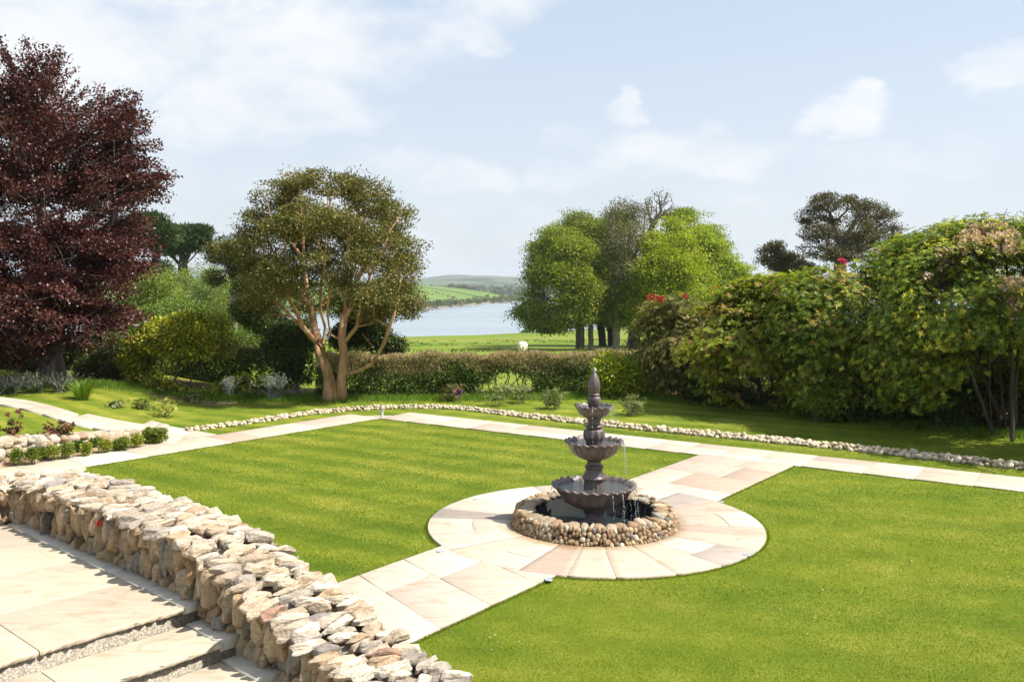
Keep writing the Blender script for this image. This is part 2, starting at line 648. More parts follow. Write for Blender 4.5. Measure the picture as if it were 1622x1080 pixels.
def lawn_mat(name):
    m, nt, b = new_mat(name)
    co = geopos(nt)
    big = noise(nt, co, 0.55, 5, 0.6, 0.4)
    # mowing bands across the square lawn
    dt = nd(nt, 'ShaderNodeVectorMath', {0: co, 1: (0.57, 0.82, 0.0)}, operation='DOT_PRODUCT').outputs['Value']
    wv = noise(nt, co, 0.6, 2, 0.5)
    ph = mathn(nt, 'MULTIPLY_ADD', dt, 2 * math.pi / 0.95, mathn(nt, 'MULTIPLY', wv.outputs[0], 3.0))
    sd2 = nd(nt, 'ShaderNodeVectorMath', {0: co, 1: (0.77, -0.63, 0.0)}, operation='DOT_PRODUCT').outputs['Value']
    msk = nd(nt, 'ShaderNodeMapRange', {0: sd2, 1: -7.8, 2: -7.2, 3: 0.9, 4: 0.25}).outputs[0]
    sn = mathn(nt, 'MULTIPLY_ADD', mathn(nt, 'SINE', ph, 0.0), 0.5, 0.5)
    rot = nd(nt, 'ShaderNodeMapping', {0: co, 2: (0, 0, R(32)), 3: (0.22, 1.55, 1)})
    band = noise(nt, rot.outputs[0], 1.0, 3, 0.5, 0.3)
    fine = noise(nt, co, 26.0, 6, 0.7)
    mid = noise(nt, co, 2.2, 5, 0.65, 0.3)
    c = ramp(nt, big.outputs[0], [(0.32, (0.110, 0.160, 0.009)), (0.5, (0.143, 0.186, 0.012)), (0.68, (0.188, 0.212, 0.022))])
    c = mixc(nt, msk, c, ramp(nt, sn, [(0.2, (0.80, 0.87, 0.80)), (0.8, (1.22, 1.12, 1.3))]), 'MULTIPLY')
    c = mixc(nt, 0.6, c, ramp(nt, band.outputs[0], [(0.36, (0.78, 0.84, 0.72)), (0.5, (1.0, 1.0, 1.0)), (0.64, (1.25, 1.13, 1.4))]), 'MULTIPLY')
    c = mixc(nt, 0.8, c, ramp(nt, mid.outputs[0], [(0.3, (0.80, 0.86, 0.78)), (0.5, (1, 1, 1)), (0.68, (1.35, 1.18, 1.7))]), 'MULTIPLY')
    c = mixc(nt, 0.7, c, ramp(nt, fine.outputs[0], [(0.3, 0.7), (0.55, 1.03), (0.75, 1.3)]), 'MULTIPLY')
    nt.links.new(c, b.inputs['Base Color'])
    b.inputs['Roughness'].default_value = 0.85
    b.inputs['Specular IOR Level'].default_value = 0.15
    bp = nd(nt, 'ShaderNodeBump', {'Height': fine.outputs[0], 'Strength': 0.9, 'Distance': 0.03})
    nt.links.new(bp.outputs[0], b.inputs['Normal'])
    return m


def meadow_mat(name):
    m, nt, b = new_mat(name)
    co = geopos(nt)
    big = noise(nt, nd(nt, 'ShaderNodeMapping', {0: co, 3: (0.35, 1, 1)}).outputs[0], 0.05, 5, 0.6, 0.5)
    fine = noise(nt, co, 3.0, 6, 0.7)
    c = ramp(nt, big.outputs[0], [(0.3, (0.10, 0.165, 0.014)), (0.5, (0.145, 0.195, 0.02)), (0.7, (0.22, 0.225, 0.05))])
    c = mixc(nt, 0.7, c, ramp(nt, fine.outputs[0], [(0.3, 0.7), (0.7, 1.25)]), 'MULTIPLY')
    nt.links.new(c, b.inputs['Base Color'])
    b.inputs['Roughness'].default_value = 0.9
    b.inputs['Specular IOR Level'].default_value = 0.1
    return m


LAWN = lawn_mat('lawn_turf')
MEADOW = meadow_mat('meadow_grass')
SOIL = plain_mat('soil', (0.17, 0.105, 0.06), 0.95, 14, 0.4, 0.8)
MUD = plain_mat('shore_mud', (0.2, 0.17, 0.12), 0.9, 0.4, 0.3, 0.2)

# ------------------------------------------------------------------ ground sheet
e1 = np.array([0.755, -0.656])
e2 = np.array([0.656, 0.755])


def ST(s, t):
    return s * e1 + t * e2


def axis(lo, hi, step, far_lo, far_hi, g=1.16):
    a = list(np.arange(lo, hi + 1e-6, step))
    s, x = step, hi
    while x < far_hi:
        s *= g
        x += s
        a.append(x)
    s, x = step, lo
    while x > far_lo:
        s *= g
        x -= s
        a.insert(0, x)
    return np.array(a)


xs = axis(-22, 22, 0.3, -7000, 7000)
ys = axis(2, 40, 0.3, -300, 700, 1.1)
XX, YY = np.meshgrid(xs, ys)
ZZ = zg(XX, YY)
# gentle unevenness beyond the garden
un = np.sin(XX * 0.11 + 1.3) * np.sin(YY * 0.083) * 0.22
ZZ = ZZ + un * sstep(45, 75, YY) * (1 - sstep(300, 380, YY))
ZZ = np.where(YY > 700, -60, ZZ)
ZZ = np.where(np.hypot(XX - 1.255, YY - 13.61) < 1.0, -0.35, ZZ)        # well under the fountain pool
gm = MB()
nx_, ny_ = len(xs), len(ys)
I = np.arange(nx_ * ny_).reshape(ny_, nx_)
gm.add(np.stack([XX, YY, ZZ], -1).reshape(-1, 3), np.stack([I[:-1, :-1], I[:-1, 1:], I[1:, 1:], I[1:, :-1]], -1).reshape(-1, 4))
ground = gm.build('ground', [LAWN, MEADOW, SOIL, MUD], smooth=True)
tag(ground, kind='structure')
cx = ((XX[:-1, :-1] + XX[1:, 1:]) / 2).ravel()
cy = ((YY[:-1, :-1] + YY[1:, 1:]) / 2).ravel()
cz = ((ZZ[:-1, :-1] + ZZ[1:, 1:]) / 2).ravel()


def bed_front(x):
    """front edge of the planted ground behind the lawn"""
    return np.interp(x, [-30, -13, -9, -6.5, 4, 7, 10, 12, 16, 25], [28.6, 28.0, 26.6, 29.5, 29.4, 26.6, 23.6, 22.0, 18.6, 11.0])


mi = np.zeros(len(cx), np.int32)
mi[(cy > 32.0) | (np.abs(cx) > 60)] = 1
mi[(cy > bed_front(cx)) & (cy <= 31.2) & ((cx > 5.2) | (cx < -7))] = 2
mi[(cz < SEA + 0.9)] = 3
ground.data.polygons.foreach_set('material_index', mi)

# ------------------------------------------------------------------ water of the estuary
m, nt, b = new_mat('estuary_water')
co = geopos(nt)
rip = noise(nt, nd(nt, 'ShaderNodeMapping', {0: co, 3: (0.25, 1, 1)}).outputs[0], 0.5, 5, 0.6)
pat = noise(nt, nd(nt, 'ShaderNodeMapping', {0: co, 3: (0.12, 1, 1)}).outputs[0], 0.018, 4, 0.55, 0.3)
nt.links.new(ramp(nt, pat.outputs[0], [(0.35, (0.20, 0.25, 0.28)), (0.65, (0.27, 0.31, 0.33))]), b.inputs['Base Color'])
nt.links.new(ramp(nt, pat.outputs[0], [(0.35, 0.22), (0.65, 0.36)]), b.inputs['Roughness'])
b.inputs['IOR'].default_value = 1.33
bp = nd(nt, 'ShaderNodeBump', {'Height': rip.outputs[0], 'Strength': 0.35, 'Distance': 0.25})
nt.links.new(bp.outputs[0], b.inputs['Normal'])
wm = MB()
wm.add([(-6500, 180, SEA), (6500, 180, SEA), (6500, 7000, SEA), (-6500, 7000, SEA)], [[0, 1, 2, 3]])
tag(wm.build('water', m), kind='structure')


# ------------------------------------------------------------------ far shore and hills
def field_mat(name, cols, scale, hedge=0.035, hedgec=(0.03, 0.05, 0.02)):
    m, nt, b = new_mat(name)
    co = nd(nt, 'ShaderNodeMapping', {0: geopos(nt), 3: (0.7, 1, 0.0)}).outputs[0]
    wv = noise(nt, co, scale * 1.2, 3, 0.5)
    co = nd(nt, 'ShaderNodeVectorMath', {0: co, 1: nd(nt, 'ShaderNodeVectorMath', {0: wv.outputs['Color'], 1: (0.35 / scale,) * 3}, operation='MULTIPLY').outputs[0]}, operation='ADD').outputs[0]
    v1 = nd(nt, 'ShaderNodeTexVoronoi', {'Vector': co, 'Scale': scale})
    v2 = nd(nt, 'ShaderNodeTexVoronoi', {'Vector': co, 'Scale': scale}, feature='DISTANCE_TO_EDGE')
    r1 = nd(nt, 'ShaderNodeSeparateColor', {0: v1.outputs['Color']}).outputs[0]
    n = len(cols)
    c = ramp(nt, r1, [(i / max(1, n - 1), q) for i, q in enumerate(cols)])
    fn = noise(nt, co, scale * 14, 5, 0.6)
    c = mixc(nt, 0.6, c, ramp(nt, fn.outputs[0], [(0.3, 0.75), (0.7, 1.2)]), 'MULTIPLY')
    e = nd(nt, 'ShaderNodeMapRange', {0: v2.outputs['Distance'], 1: hedge * 0.6, 2: hedge, 3: 1.0, 4: 0.0}).outputs[0]
    c = mixc(nt, e, c, hedgec)
    nt.links.new(c, b.inputs['Base Color'])
    b.inputs['Roughness'].default_value = 0.95
    b.inputs['Specular IOR Level'].default_value = 0.05
    return m


def hill(name, stations, mat, seed=0.0, rough=0.0, across=26):
    """stations: list of (front point, crest point, back point), each (x, y, z), swept into one hill"""
    S = np.array(stations, float)
    k = np.linspace(0, 1, 90)
    src = np.linspace(0, 1, len(S))
    F = np.stack([[np.interp(k, src, S[:, j, i]) for i in range(3)] for j in range(3)])      # (3 points, 3 comps, n)
    F = F.transpose(0, 2, 1)
    rows = []
    for a in np.linspace(0, 1, across):
        if a < 0.6:
            t = a / 0.6
            h = math.sin(t * math.pi / 2) ** 0.9
            p = F[0] + (F[1] - F[0]) * t
            p[:, 2] = F[0][:, 2] + (F[1][:, 2] - F[0][:, 2]) * h
        else:
            t = (a - 0.6) / 0.4
            p = F[1] + (F[2] - F[1]) * t
            p[:, 2] = F[1][:, 2] + (F[2][:, 2] - F[1][:, 2]) * (1 - math.cos(t * math.pi / 2))
        if rough:
            p[:, 2] += np.array([mnoise.noise(Vector((q[0] * 0.004 + seed, q[1] * 0.004, 0))) for q in p]) * rough * math.sin(a * math.pi)
        rows.append(p)
    P = np.array(rows)
    mb = MB()
    na, nb = P.shape[:2]
    I = np.arange(na * nb).reshape(na, nb)
    mb.add(P.reshape(-1, 3), np.stack([I[:-1, :-1], I[:-1, 1:], I[1:, 1:], I[1:, :-1]], -1).reshape(-1, 4))
    o = mb.build(name, mat, smooth=True)
    tag(o, kind='structure')
    return o, P


def shore(u, v):
    return G(u, v, SEA)


FIELD1 = field_mat('headland_fields', [(0.11, 0.18, 0.04), (0.13, 0.20, 0.045), (0.10, 0.165, 0.045), (0.16, 0.20, 0.06)], 0.0036, 0.03)
FIELD2 = field_mat('far_fields', [(0.05, 0.09, 0.03), (0.09, 0.13, 0.04), (0.05, 0.08, 0.035), (0.16, 0.16, 0.10), (0.07, 0.12, 0.04)], 0.0042, 0.09)
FIELD3 = field_mat('distant_hill_fields', [(0.05, 0.08, 0.03), (0.10, 0.13, 0.06), (0.05, 0.08, 0.04), (0.13, 0.14, 0.09), (0.06, 0.10, 0.04), (0.09, 0.11, 0.05)], 0.0034, 0.10)

st = []
for (u, vs, vc, dc) in ((-200, 508, 436, 1000), (300, 502, 440, 1080), (560, 496, 446, 1180), (640, 493, 449, 1240), (680, 490, 452, 1290), (721, 486, 455.5, 1330), (770, 481.5, 462, 1350), (800, 479.5, 469, 1320), (816, 478, 473.5, 1280), (827, 477.4, 476.8, 1200)):
    f = shore(u, vs)
    c = W(u, vc, dc)
    c[2] = max(c[2], SEA + 0.4)
    bk = c * (dc + 420) / dc
    bk[2] = SEA - 1
    f[2] = SEA - 0.6
    st.append((f, c, bk))
headland, HP = hill('headland', st, FIELD1, 1.7, 3.0)

st = []
for (u, vs, vc, dc) in ((-500, 468, 440, 2500), (300, 467.5, 446, 2500), (600, 467.5, 447, 2450), (745, 467.5, 456, 2300), (800, 468, 458.5, 2200), (842, 468.5, 459.5, 2150), (900, 469, 457, 2200), (1100, 471, 450, 2200), (1500, 474, 446, 2200), (2200, 480, 440, 2200)):
    f = shore(u, vs)
    c = W(u, vc, dc)
    bk = c * (dc + 700) / dc
    bk[2] = SEA - 1
    f[2] = SEA - 0.6
    st.append((f, c, bk))
lowland, LP = hill('far_shore', st, FIELD2, 4.2, 8.0)

st = []
for (u, vc, dc) in ((-700, 430, 4600), (200, 438, 4500), (560, 447, 4400), (640, 443.5, 4400), (676, 440.5, 4400), (715, 438, 4400), (753, 436.3, 4450), (790, 437.2, 4450), (812, 439.5, 4450), (824, 441, 4500), (850, 439, 4600), (900, 437, 4700), (1000, 441, 4700), (1300, 436, 4700), (1700, 432, 4700), (2300, 430, 4700)):
    c = W(u, vc, dc)
    f = W(u, 462, dc - 1500)
    f[2] = SEA - 1
    bk = c * (dc + 900) / dc
    bk[2] = SEA - 1
    st.append((f, c, bk))
hills, _ = hill('hills', st, FIELD3, 9.1, 14.0)

LEAF = leaf_mat('foliage', 0.32, 0.55, 0.3)
LEAF_DARK = leaf_mat('evergreen_foliage', 0.18, 0.5, 0.3)
LEAF_GLOSS = leaf_mat('glossy_foliage', 0.25, 0.36, 0.5)
LEAF_RH = leaf_mat('rhododendron_foliage', 0.36, 0.5, 0.3)
PETAL = leaf_mat('petals', 0.3, 0.6, 0.2)

# trees and bushes along the far shore read as one mass
mb = MB()
cen, rad_ = [], []
sh = np.array([shore(u, v) for u, v in ((300, 502), (560, 496), (640, 493), (680, 490), (721, 486), (770, 481.5), (800, 479.5), (816, 478), (824, 477.5))])
for i in range(330):
    t = rng.uniform(0, len(sh) - 1.001)
    k = int(t)
    p = sh[k] + (sh[k + 1] - sh[k]) * (t - k)
    dist = abs(rng.normal(0, 14)) + 3
    p = p + np.array([rng.normal(0, 4), dist, 0])
    p[2] = SEA + 1.5 + dist * 0.12
    cen.append(p)
    rad_.append(rng.uniform(1.3, 3.6))
# the crest line of trees and one hedgerow down the field
for (ua, va, ub, vb, da, db, n, rr) in ((712, 454.5, 752, 458.5, 1335, 1345, 34, 2.6), (668, 462, 722, 473.5, 1090, 1010, 60, 1.3), (752, 461, 800, 468, 1340, 1320, 26, 2.2)):
    for t in np.linspace(0, 1, n):
        p = W(ua + (ub - ua) * t, va + (vb - va) * t, da + (db - da) * t)
        cen.append(p + rng.normal(0, 1.2, 3))
        rad_.append(rr * rng.uniform(0.7, 1.3))
cen = np.array(cen)
for c, r in zip(cen, rad_):
    pc = [(0.3, (0.08, 0.12, 0.035)), (0.3, (0.12, 0.14, 0.05)), (0.2, (0.20, 0.165, 0.085)), (0.2, (0.06, 0.085, 0.035))][rng.integers(0, 4)]
    pp = [(1, pc[1])]
    off = rand_dirs(46) * rng.uniform(0.45, 1, (46, 1)) * r * np.array([1.3, 1.0, 0.85])
    leaves(mb, c + off + (0, 0, r * 0.5), rand_dirs(46), rand_dirs(46, 0.8), r * 0.55, r * 0.45, pal(pp, 46, 0.25))
tag(mb.build('shore_woodland', LEAF), 'hazy line of bushes and small trees along the far shore of the estuary', 'woodland', kind='stuff')
mb = MB()
for i in range(420):
    u = rng.uniform(560, 1000)
    p = W(u, rng.uniform(458, 467.5), rng.uniform(1800, 2150))
    f = shore(u, 468.0)
    p = f + (0, rng.uniform(5, 260), 0)
    p[2] = SEA + 3 + (p[1] - f[1]) * 0.035
    r = rng.uniform(5, 11)
    off = rand_dirs(14) * rng.uniform(0.5, 1, (14, 1)) * r * np.array([1.5, 1, 0.6])
    leaves(mb, p + off, rand_dirs(14), rand_dirs(14, 0.8), r * 0.8, r * 0.6, pal([(1, (0.07, 0.10, 0.04)), (1, (0.11, 0.13, 0.06))], 14))
tag(mb.build('distant_woodland', LEAF), 'low blue green woodland at the far end of the estuary', 'woodland', kind='stuff')

# pale shingle rim of the headland
mb = MB()
sp = np.array([shore(u, v + 0.15) for u, v in ((560, 496), (640, 493), (680, 490), (721, 486), (770, 481.5), (800, 479.5), (816, 478), (830, 477.0))])
for a, b2 in zip(sp[:-1], sp[1:]):
    a0, b0 = a.copy(), b2.copy()
    a1, b1 = a + (0, 12, 0), b2 + (0, 12, 0)
    a0[2] = b0[2] = SEA + 0.05
    a1[2] = b1[2] = SEA + 1.9
    mb.add([a0, b0, b1, a1], [[0, 1, 2, 3]])
tag(mb.build('shoreline', plain_mat('shingle', (0.17, 0.15, 0.12), 0.9, 0.3, 0.35, 0.1)), kind='structure')

# ------------------------------------------------------------------ paving
SLAB_PAL = [(4, (0.496, 0.442, 0.356)), (3, (0.482, 0.408, 0.328)), (1.6, (0.449, 0.362, 0.301)), (1.8, (0.510, 0.469, 0.406)), (0.35, (0.402, 0.308, 0.239)), (0.15, (0.348, 0.301, 0.258))]
CIRC_PAL = [(4, (0.510, 0.460, 0.378)), (3, (0.490, 0.410, 0.324)), (2, (0.431, 0.335, 0.265)), (1.3, (0.377, 0.280, 0.216)), (0.6, (0.333, 0.285, 0.248)), (1.5, (0.529, 0.490, 0.432))]
FC = np.array([1.255, 13.61])       # centre of the fountain circle
FLAG = paving_mat('sandstone_flags')
FLAG_WET = paving_mat('sandstone_circle', wet=FC)
JOINT = plain_mat('paving_joint', (0.36, 0.30, 0.22), 0.9, 30, 0.25, 0.3)


def slab(mb, quad, z, th=0.03, gap=0.005, col=None, cham=0.006):
    """one flag: top face set in by the joint gap, chamfered, with sides"""
    q = np.asarray(quad, float)
    c = q.mean(0)
    d = q - c
    ln = np.linalg.norm(d, axis=1, keepdims=True)
    o = c + d * (1 - gap * 1.4 / ln)
    t = c + d * (1 - (gap + cham) * 1.4 / ln)
    n = len(q)
    zz = np.broadcast_to(np.asarray(z, float), (n,))
    low = np.column_stack([o, zz - th])
    mid = np.column_stack([o, zz - cham * 0.6])
    top = np.column_stack([t, zz])
    f = [[i, (i + 1) % n, n + (i + 1) % n, n + i] for i in range(n)] + [[n + i, n + (i + 1) % n, 2 * n + (i + 1) % n, 2 * n + i] for i in range(n)]
    mb.add(np.concatenate([low, mid, top]), f, col)
    mb.f.append(np.array([[mb.n - n + i for i in range(n)]]))


def pave(name, A, B, C, D, z, course, rows, mat=FLAG, seedshift=0.0):
    """flags between edge A->B and edge D->C (each 2D), in courses about `course` long, each cut into `rows` pieces"""
    A, B, C, D = (np.asarray(q, float)[:2] for q in (A, B, C, D))
    L = np.linalg.norm(B - A)
    cuts = [0.0]
    while cuts[-1] < 1 - 0.5 * course / L:
        cuts.append(cuts[-1] + course / L * rng.uniform(0.75, 1.25))
    cuts = np.array(cuts) / cuts[-1]
    jm, sm = MB(), MB()
    jm.add(np.column_stack([np.array([A, B, C, D]), np.full(4, z - 0.012)]), [[0, 1, 2, 3]])
    for a, b in zip(cuts[:-1], cuts[1:]):
        if rows == 1:
            vs = [0, 1]
        elif rows == 2:
            vs = [0, rng.choice([0.36, 0.45, 0.55, 0.64]), 1]
        else:
            vs = [0, rng.uniform(0.25, 0.4), rng.uniform(0.6, 0.72), 1]
        for p, q in zip(vs[:-1], vs[1:]):
            def at(s, t):
                return (A + (B - A) * s) * (1 - t) + (D + (C - D) * s) * t
            slab(sm, [at(a, p), at(b, p), at(b, q), at(a, q)], z + rng.uniform(-0.002, 0.002), col=pal(SLAB_PAL, 1, 0.05)[0])
    o = sm.build(name, mat)
    tag(o, kind='structure')
    j = jm.build('joint_bed', JOINT, o)
    return o


PZ = 0.03
p1L = (G(539.5, 924)[:2], G(1111, 720.6)[:2])
p1R = (G(665, 1014)[:2], G(1257, 739)[:2])


def along(pr, t):
    return pr[0] + (pr[1] - pr[0]) * t


# path from the terrace wall to the cross path, broken by the fountain circle
pave('path', along(p1L, -0.16), along(p1L, 0.36), along(p1R, 0.36), along(p1R, -0.16), PZ, 0.95, 2)
pave('path', along(p1L, 0.62), along(p1L, 1.0), along(p1R, 1.0), along(p1R, 0.62), PZ, 0.9, 2)
# cross path, right half and the bend to the left
cn = [G(600, 663.5)[:2], G(1111, 720.6)[:2], G(1257, 739)[:2], G(1622, 780)[:2]]
cdir = unit(cn[3] - cn[0])
nrm = np.array([-cdir[1], cdir[0]])
cw = 1.27
n0, n3 = cn[0], cn[3] + cdir * 6.0
pave('path', n0, n3, n3 + nrm * cw, n0 + nrm * cw, PZ - 0.004, 1.0, 2)
# left path
ln0, ln1 = G(133, 741)[:2], G(596, 664.2)[:2]
ldir = unit(ln1 - ln0)
lnr = np.array([-ldir[1], ldir[0]])
lw = 1.2
a0 = ln0 - ldir * 7
pave('path', a0, ln1 + ldir * 0.15, ln1 + ldir * 0.15 + lnr * lw, a0 + lnr * lw, PZ - 0.008, 1.0, 1)
# curved outer corner where the two meet
cm, cj = MB(), MB()
pa = ln1 + ldir * 0.0 + lnr * lw
pb = n0 + cdir * 1.6 + nrm * cw
ctrl = n0 + (lnr * 0.9 + nrm * 0.9) * 1.25
curve = [(1 - t) ** 2 * (pa - ldir * 1.6) + 2 * t * (1 - t) * ctrl + t * t * (pb + cdir * 1.2) for t in np.linspace(0, 1, 9)]
for q0, q1 in zip(curve[:-1], curve[1:]):
    slab(cm, [n0 + (q0 - n0) * 0.05, n0 + (q1 - n0) * 0.05 + 1e-3, q1, q0], PZ - 0.011, col=pal(SLAB_PAL, 1, 0.03)[0], gap=0.002)
tag(cm.build('path', FLAG), kind='structure')

# junction and the stepped path that climbs to the upper left
jx = G(344, 689)[:2]
JL = [G(256, 702, 0)[:2], G(356, 701.5, 0)[:2], G(344, 689.3, 0)[:2], G(266, 674.5, 0)[:2]]
pave('path', G(190, 708)[:2], G(352, 701)[:2], G(344, 689.0)[:2], G(262, 674.2)[:2], PZ - 0.010, 0.9, 2)


def onland(u, v):
    z = 0.0
    for _ in range(12):
        p = G(u, v, z)
        z = 0.5 * z + 0.5 * (zgf(p[0], p[1]) + 0.02)
    return G(u, v, z)[:2]


for quad in (((192, 688), (262, 700.5), (268, 674.0), (240, 667)), ((98, 668), (196, 688.5), (247, 676.5), (139, 656.5)), ((-150, 622), (104, 669), (125, 657.0), (-30, 626))):
    A_, B_, C_, D_ = (onland(*q) for q in quad)
    n_ = max(2, int(np.linalg.norm(B_ - A_) / 0.9))
    sm, jm = MB(), MB()
    for k in range(n_):
        for (t0_, t1_) in ((0, 0.5), (0.5, 1)):
            def atq(s, t):
                return (A_ + (B_ - A_) * s) * (1 - t) + (D_ + (C_ - D_) * s) * t
            qd = [atq(k / n_, t0_), atq((k + 1) / n_, t0_), atq((k + 1) / n_, t1_), atq(k / n_, t1_)]
            slab(sm, qd, [zgf(*q) + 0.05 for q in qd], th=0.12, col=pal(SLAB_PAL, 1, 0.04)[0])
    tag(sm.build('path', FLAG), kind='structure')

# circle of wedge shaped flags
cm, cj = MB(), MB()
RI, RO = 1.15, 2.54
th = 0.25
nseg = 22
cuts = np.cumsum(rng.uniform(0.75, 1.25, nseg))
cuts = np.concatenate([[0], cuts]) / cuts[-1] * 2 * math.pi + th
for a, b in zip(cuts[:-1], cuts[1:]):
    col = pal(CIRC_PAL, 1, 0.06)[0]
    m_ = 7
    t = np.linspace(a, b, m_)
    outer = np.stack([np.cos(t), np.sin(t)], 1) * RO
    inner = np.stack([np.cos(t[::-1]), np.sin(t[::-1])], 1) * RI
    if rng.random() < 0.18:
        rm = rng.uniform(1.75, 2.05)
        mid = np.stack([np.cos(t), np.sin(t)], 1) * rm
        slab(cm, FC + np.concatenate([outer, mid[::-1]]), PZ + 0.005, col=col)
        slab(cm, FC + np.concatenate([mid, inner]), PZ + 0.005, col=pal(SLAB_PAL, 1, 0.05)[0])
    else:
        slab(cm, FC + np.concatenate([outer, inner]), PZ + 0.005, col=col)
circ = cm.build('fountain_paving', FLAG_WET)
tag(circ, kind='structure')
t = np.linspace(0, 2 * math.pi, 65)[:-1]
ring2 = np.concatenate([np.column_stack([FC[0] + np.cos(t) * r_, FC[1] + np.sin(t) * r_, np.full(64, PZ - 0.003)]) for r_ in (RO * 0.997, RI + 0.02)])
cj.add(ring2, [[i, (i + 1) % 64, 64 + (i + 1) % 64, 64 + i] for i in range(64)])
cj.build('joint_bed', JOINT, circ)

# ------------------------------------------------------------------ terrace and steps
TZ, S0, T0 = 0.9, -7.15, 4.06
RISE, TREAD = 0.15, 0.57
SLAB_T = [(3, (0.417, 0.371, 0.289)), (2, (0.417, 0.354, 0.273)), (1, (0.383, 0.331, 0.261))]
PEBBLE = None
m, nt, b = new_mat('pebbledash')
co = objco(nt)
vo = nd(nt, 'ShaderNodeTexVoronoi', {'Vector': co, 'Scale': 75.0})
cc = nd(nt, 'ShaderNodeSeparateColor', {0: vo.outputs['Color']}).outputs[0]
nt.links.new(mixc(nt, 0.9, ramp(nt, cc, [(0, (0.25, 0.215, 0.165)), (1, (0.46, 0.41, 0.33))]), ramp(nt, vo.outputs['Distance'], [(0.3, 1.0), (0.75, 0.45)]), 'MULTIPLY'), b.inputs['Base Color'])
b.inputs['Roughness'].default_value = 0.8
bp = nd(nt, 'ShaderNodeBump', {'Height': vo.outputs['Distance'], 'Strength': -0.9, 'Distance': 0.01})
bp.invert = True
nt.links.new(bp.outputs[0], b.inputs['Normal'])
PEBBLE = m


def st_quad(s0, s1, t0, t1):
    return [ST(s0, t0), ST(s1, t0), ST(s1, t1), ST(s0, t1)]


def rough_slab(mb, s0, s1, t0, t1, z, th, col, nose=False):
    """thick flag whose nosing edge (towards +s) is hand dressed"""
    n = 40
    tt = np.linspace(t0 + 0.004, t1 - 0.004, n)
    r = np.cumsum(rng.normal(0, 0.004, n))
    r = r - np.linspace(r[0], r[-1], n)
    sa = s1 - 0.004 + (r if nose else 0) * np.ones(n)
    rows = []
    for k, (dz, ds) in enumerate(((-th, -0.008), (-th * 0.75, 0.012), (-th * 0.35, 0.006), (-0.008, 0.002), (0, -0.012))):
        j = rng.normal(0, 0.006, n) if nose and k < 4 else np.zeros(n)
        rows.append(np.column_stack([(sa + ds + j)[:, None] * e1 + tt[:, None] * e2, np.full(n, z + dz) + (rng.normal(0, 0.003, n) if nose and k in (1, 2) else 0)]))
    rows.append(np.column_stack([np.full(n, s0 + 0.004)[:, None] * e1 + tt[:, None] * e2, np.full(n, z)]))
    P = np.array(rows)
    I = np.arange(P.shape[0] * n).reshape(P.shape[0], n)
    mb.add(P.reshape(-1, 3), np.stack([I[:-1, :-1], I[:-1, 1:], I[1:, 1:], I[1:, :-1]], -1).reshape(-1, 4), col)
    mb.box(np.append(ST((s0 + s1) / 2 - 0.012, (t0 + t1) / 2), z - th / 2 - 0.004), (s1 - s0 - 0.05, t1 - t0 - 0.01, th - 0.006), math.atan2(e1[1], e1[0]), col)


terrace = thing('terrace', 'pale sandstone terrace with flights of steps inside the stone wall', 'terrace', (*ST(S0 - 2, 1), 0))
sm = MB()
ss = [S0, S0 - 1.02, S0 - 2.05, S0 - 2.95, S0 - 3.95, S0 - 5.2]
for i, (a, b_) in enumerate(zip(ss[1:], ss[:-1])):
    tts = [3.93, 2.9 if i % 2 == 0 else 2.55, 1.6 if i % 2 == 0 else 1.2, 0.2, -1.0, -2.2]
    if i == 0:
        tts = [3.93, 2.75, 1.5, 0.2, -1.0, -2.2]
    for p, q in zip(tts[1:], tts[:-1]):
        rough_slab(sm, a, b_, p, q, TZ, 0.045, pal(SLAB_T, 1, 0.03)[0], nose=(i == 0))
sm.build('flagstones', FLAG, terrace)
bm_ = MB()
bm_.box(np.append(ST(S0 - 2.97, 1.0), (TZ - 0.05) / 2), (5.9, 6.39, TZ - 0.05), math.atan2(e1[1], e1[0]))
bm_.build('base', PEBBLE, terrace)
SLATE = plain_mat('slate_strip', (0.46, 0.42, 0.34), 0.7, 9, 0.2, 0.3)
em = MB()
x = S0 - 4.0
while x < S0 - 0.02:
    L = min(rng.uniform(0.55, 0.8), S0 - x)
    slab(em, st_quad(x, x + L, 3.93, 4.09), TZ + 0.012, th=0.07, col=(0.5, 0.5, 0.5))
    x += L
for k in range(6):
    s = S0 + k * TREAD
    z = TZ - RISE * (k + 1)
    if z < 0.02:
        break
    tr = MB()
    rough_slab(tr, s + 0.01, s + TREAD + 0.02, 2.55 if k % 2 else 2.75, 3.93, z, 0.045, pal(SLAB_T, 1, 0.03)[0], True)
    rough_slab(tr, s + 0.01, s + TREAD + 0.02, 0.9, 2.55 if k % 2 else 2.75, z, 0.045, pal(SLAB_T, 1, 0.03)[0], True)
    rough_slab(tr, s + 0.01, s + TREAD + 0.02, -1.0, 0.9, z, 0.045, pal(SLAB_T, 1, 0.03)[0], True)
    tr.build('step_tread', FLAG, terrace)
    rs = MB()
    rs.box(np.append(ST(s + TREAD / 2 - 0.004, 1.57), (z - 0.047) / 2), (TREAD - 0.002, 5.16, max(0.02, z - 0.047)), math.atan2(e1[1], e1[0]))
    rs.build('step_riser', PEBBLE, terrace)
    slab(em, st_quad(s + 0.012, s + TREAD + 0.012, 3.93, 4.13), z + 0.018, th=0.09, col=(0.5, 0.5, 0.5))
em.build('edging_strip', SLATE, terrace)

# ------------------------------------------------------------------ stones
def ico(sub):
    b = bmesh.new()
    bmesh.ops.create_icosphere(b, subdivisions=sub, radius=1.0)
    b.verts.ensure_lookup_table()
    v = np.array([q.co[:] for q in b.verts])
    f = np.array([[q.index for q in p.verts] for p in b.faces])
    b.free()
    return v, f


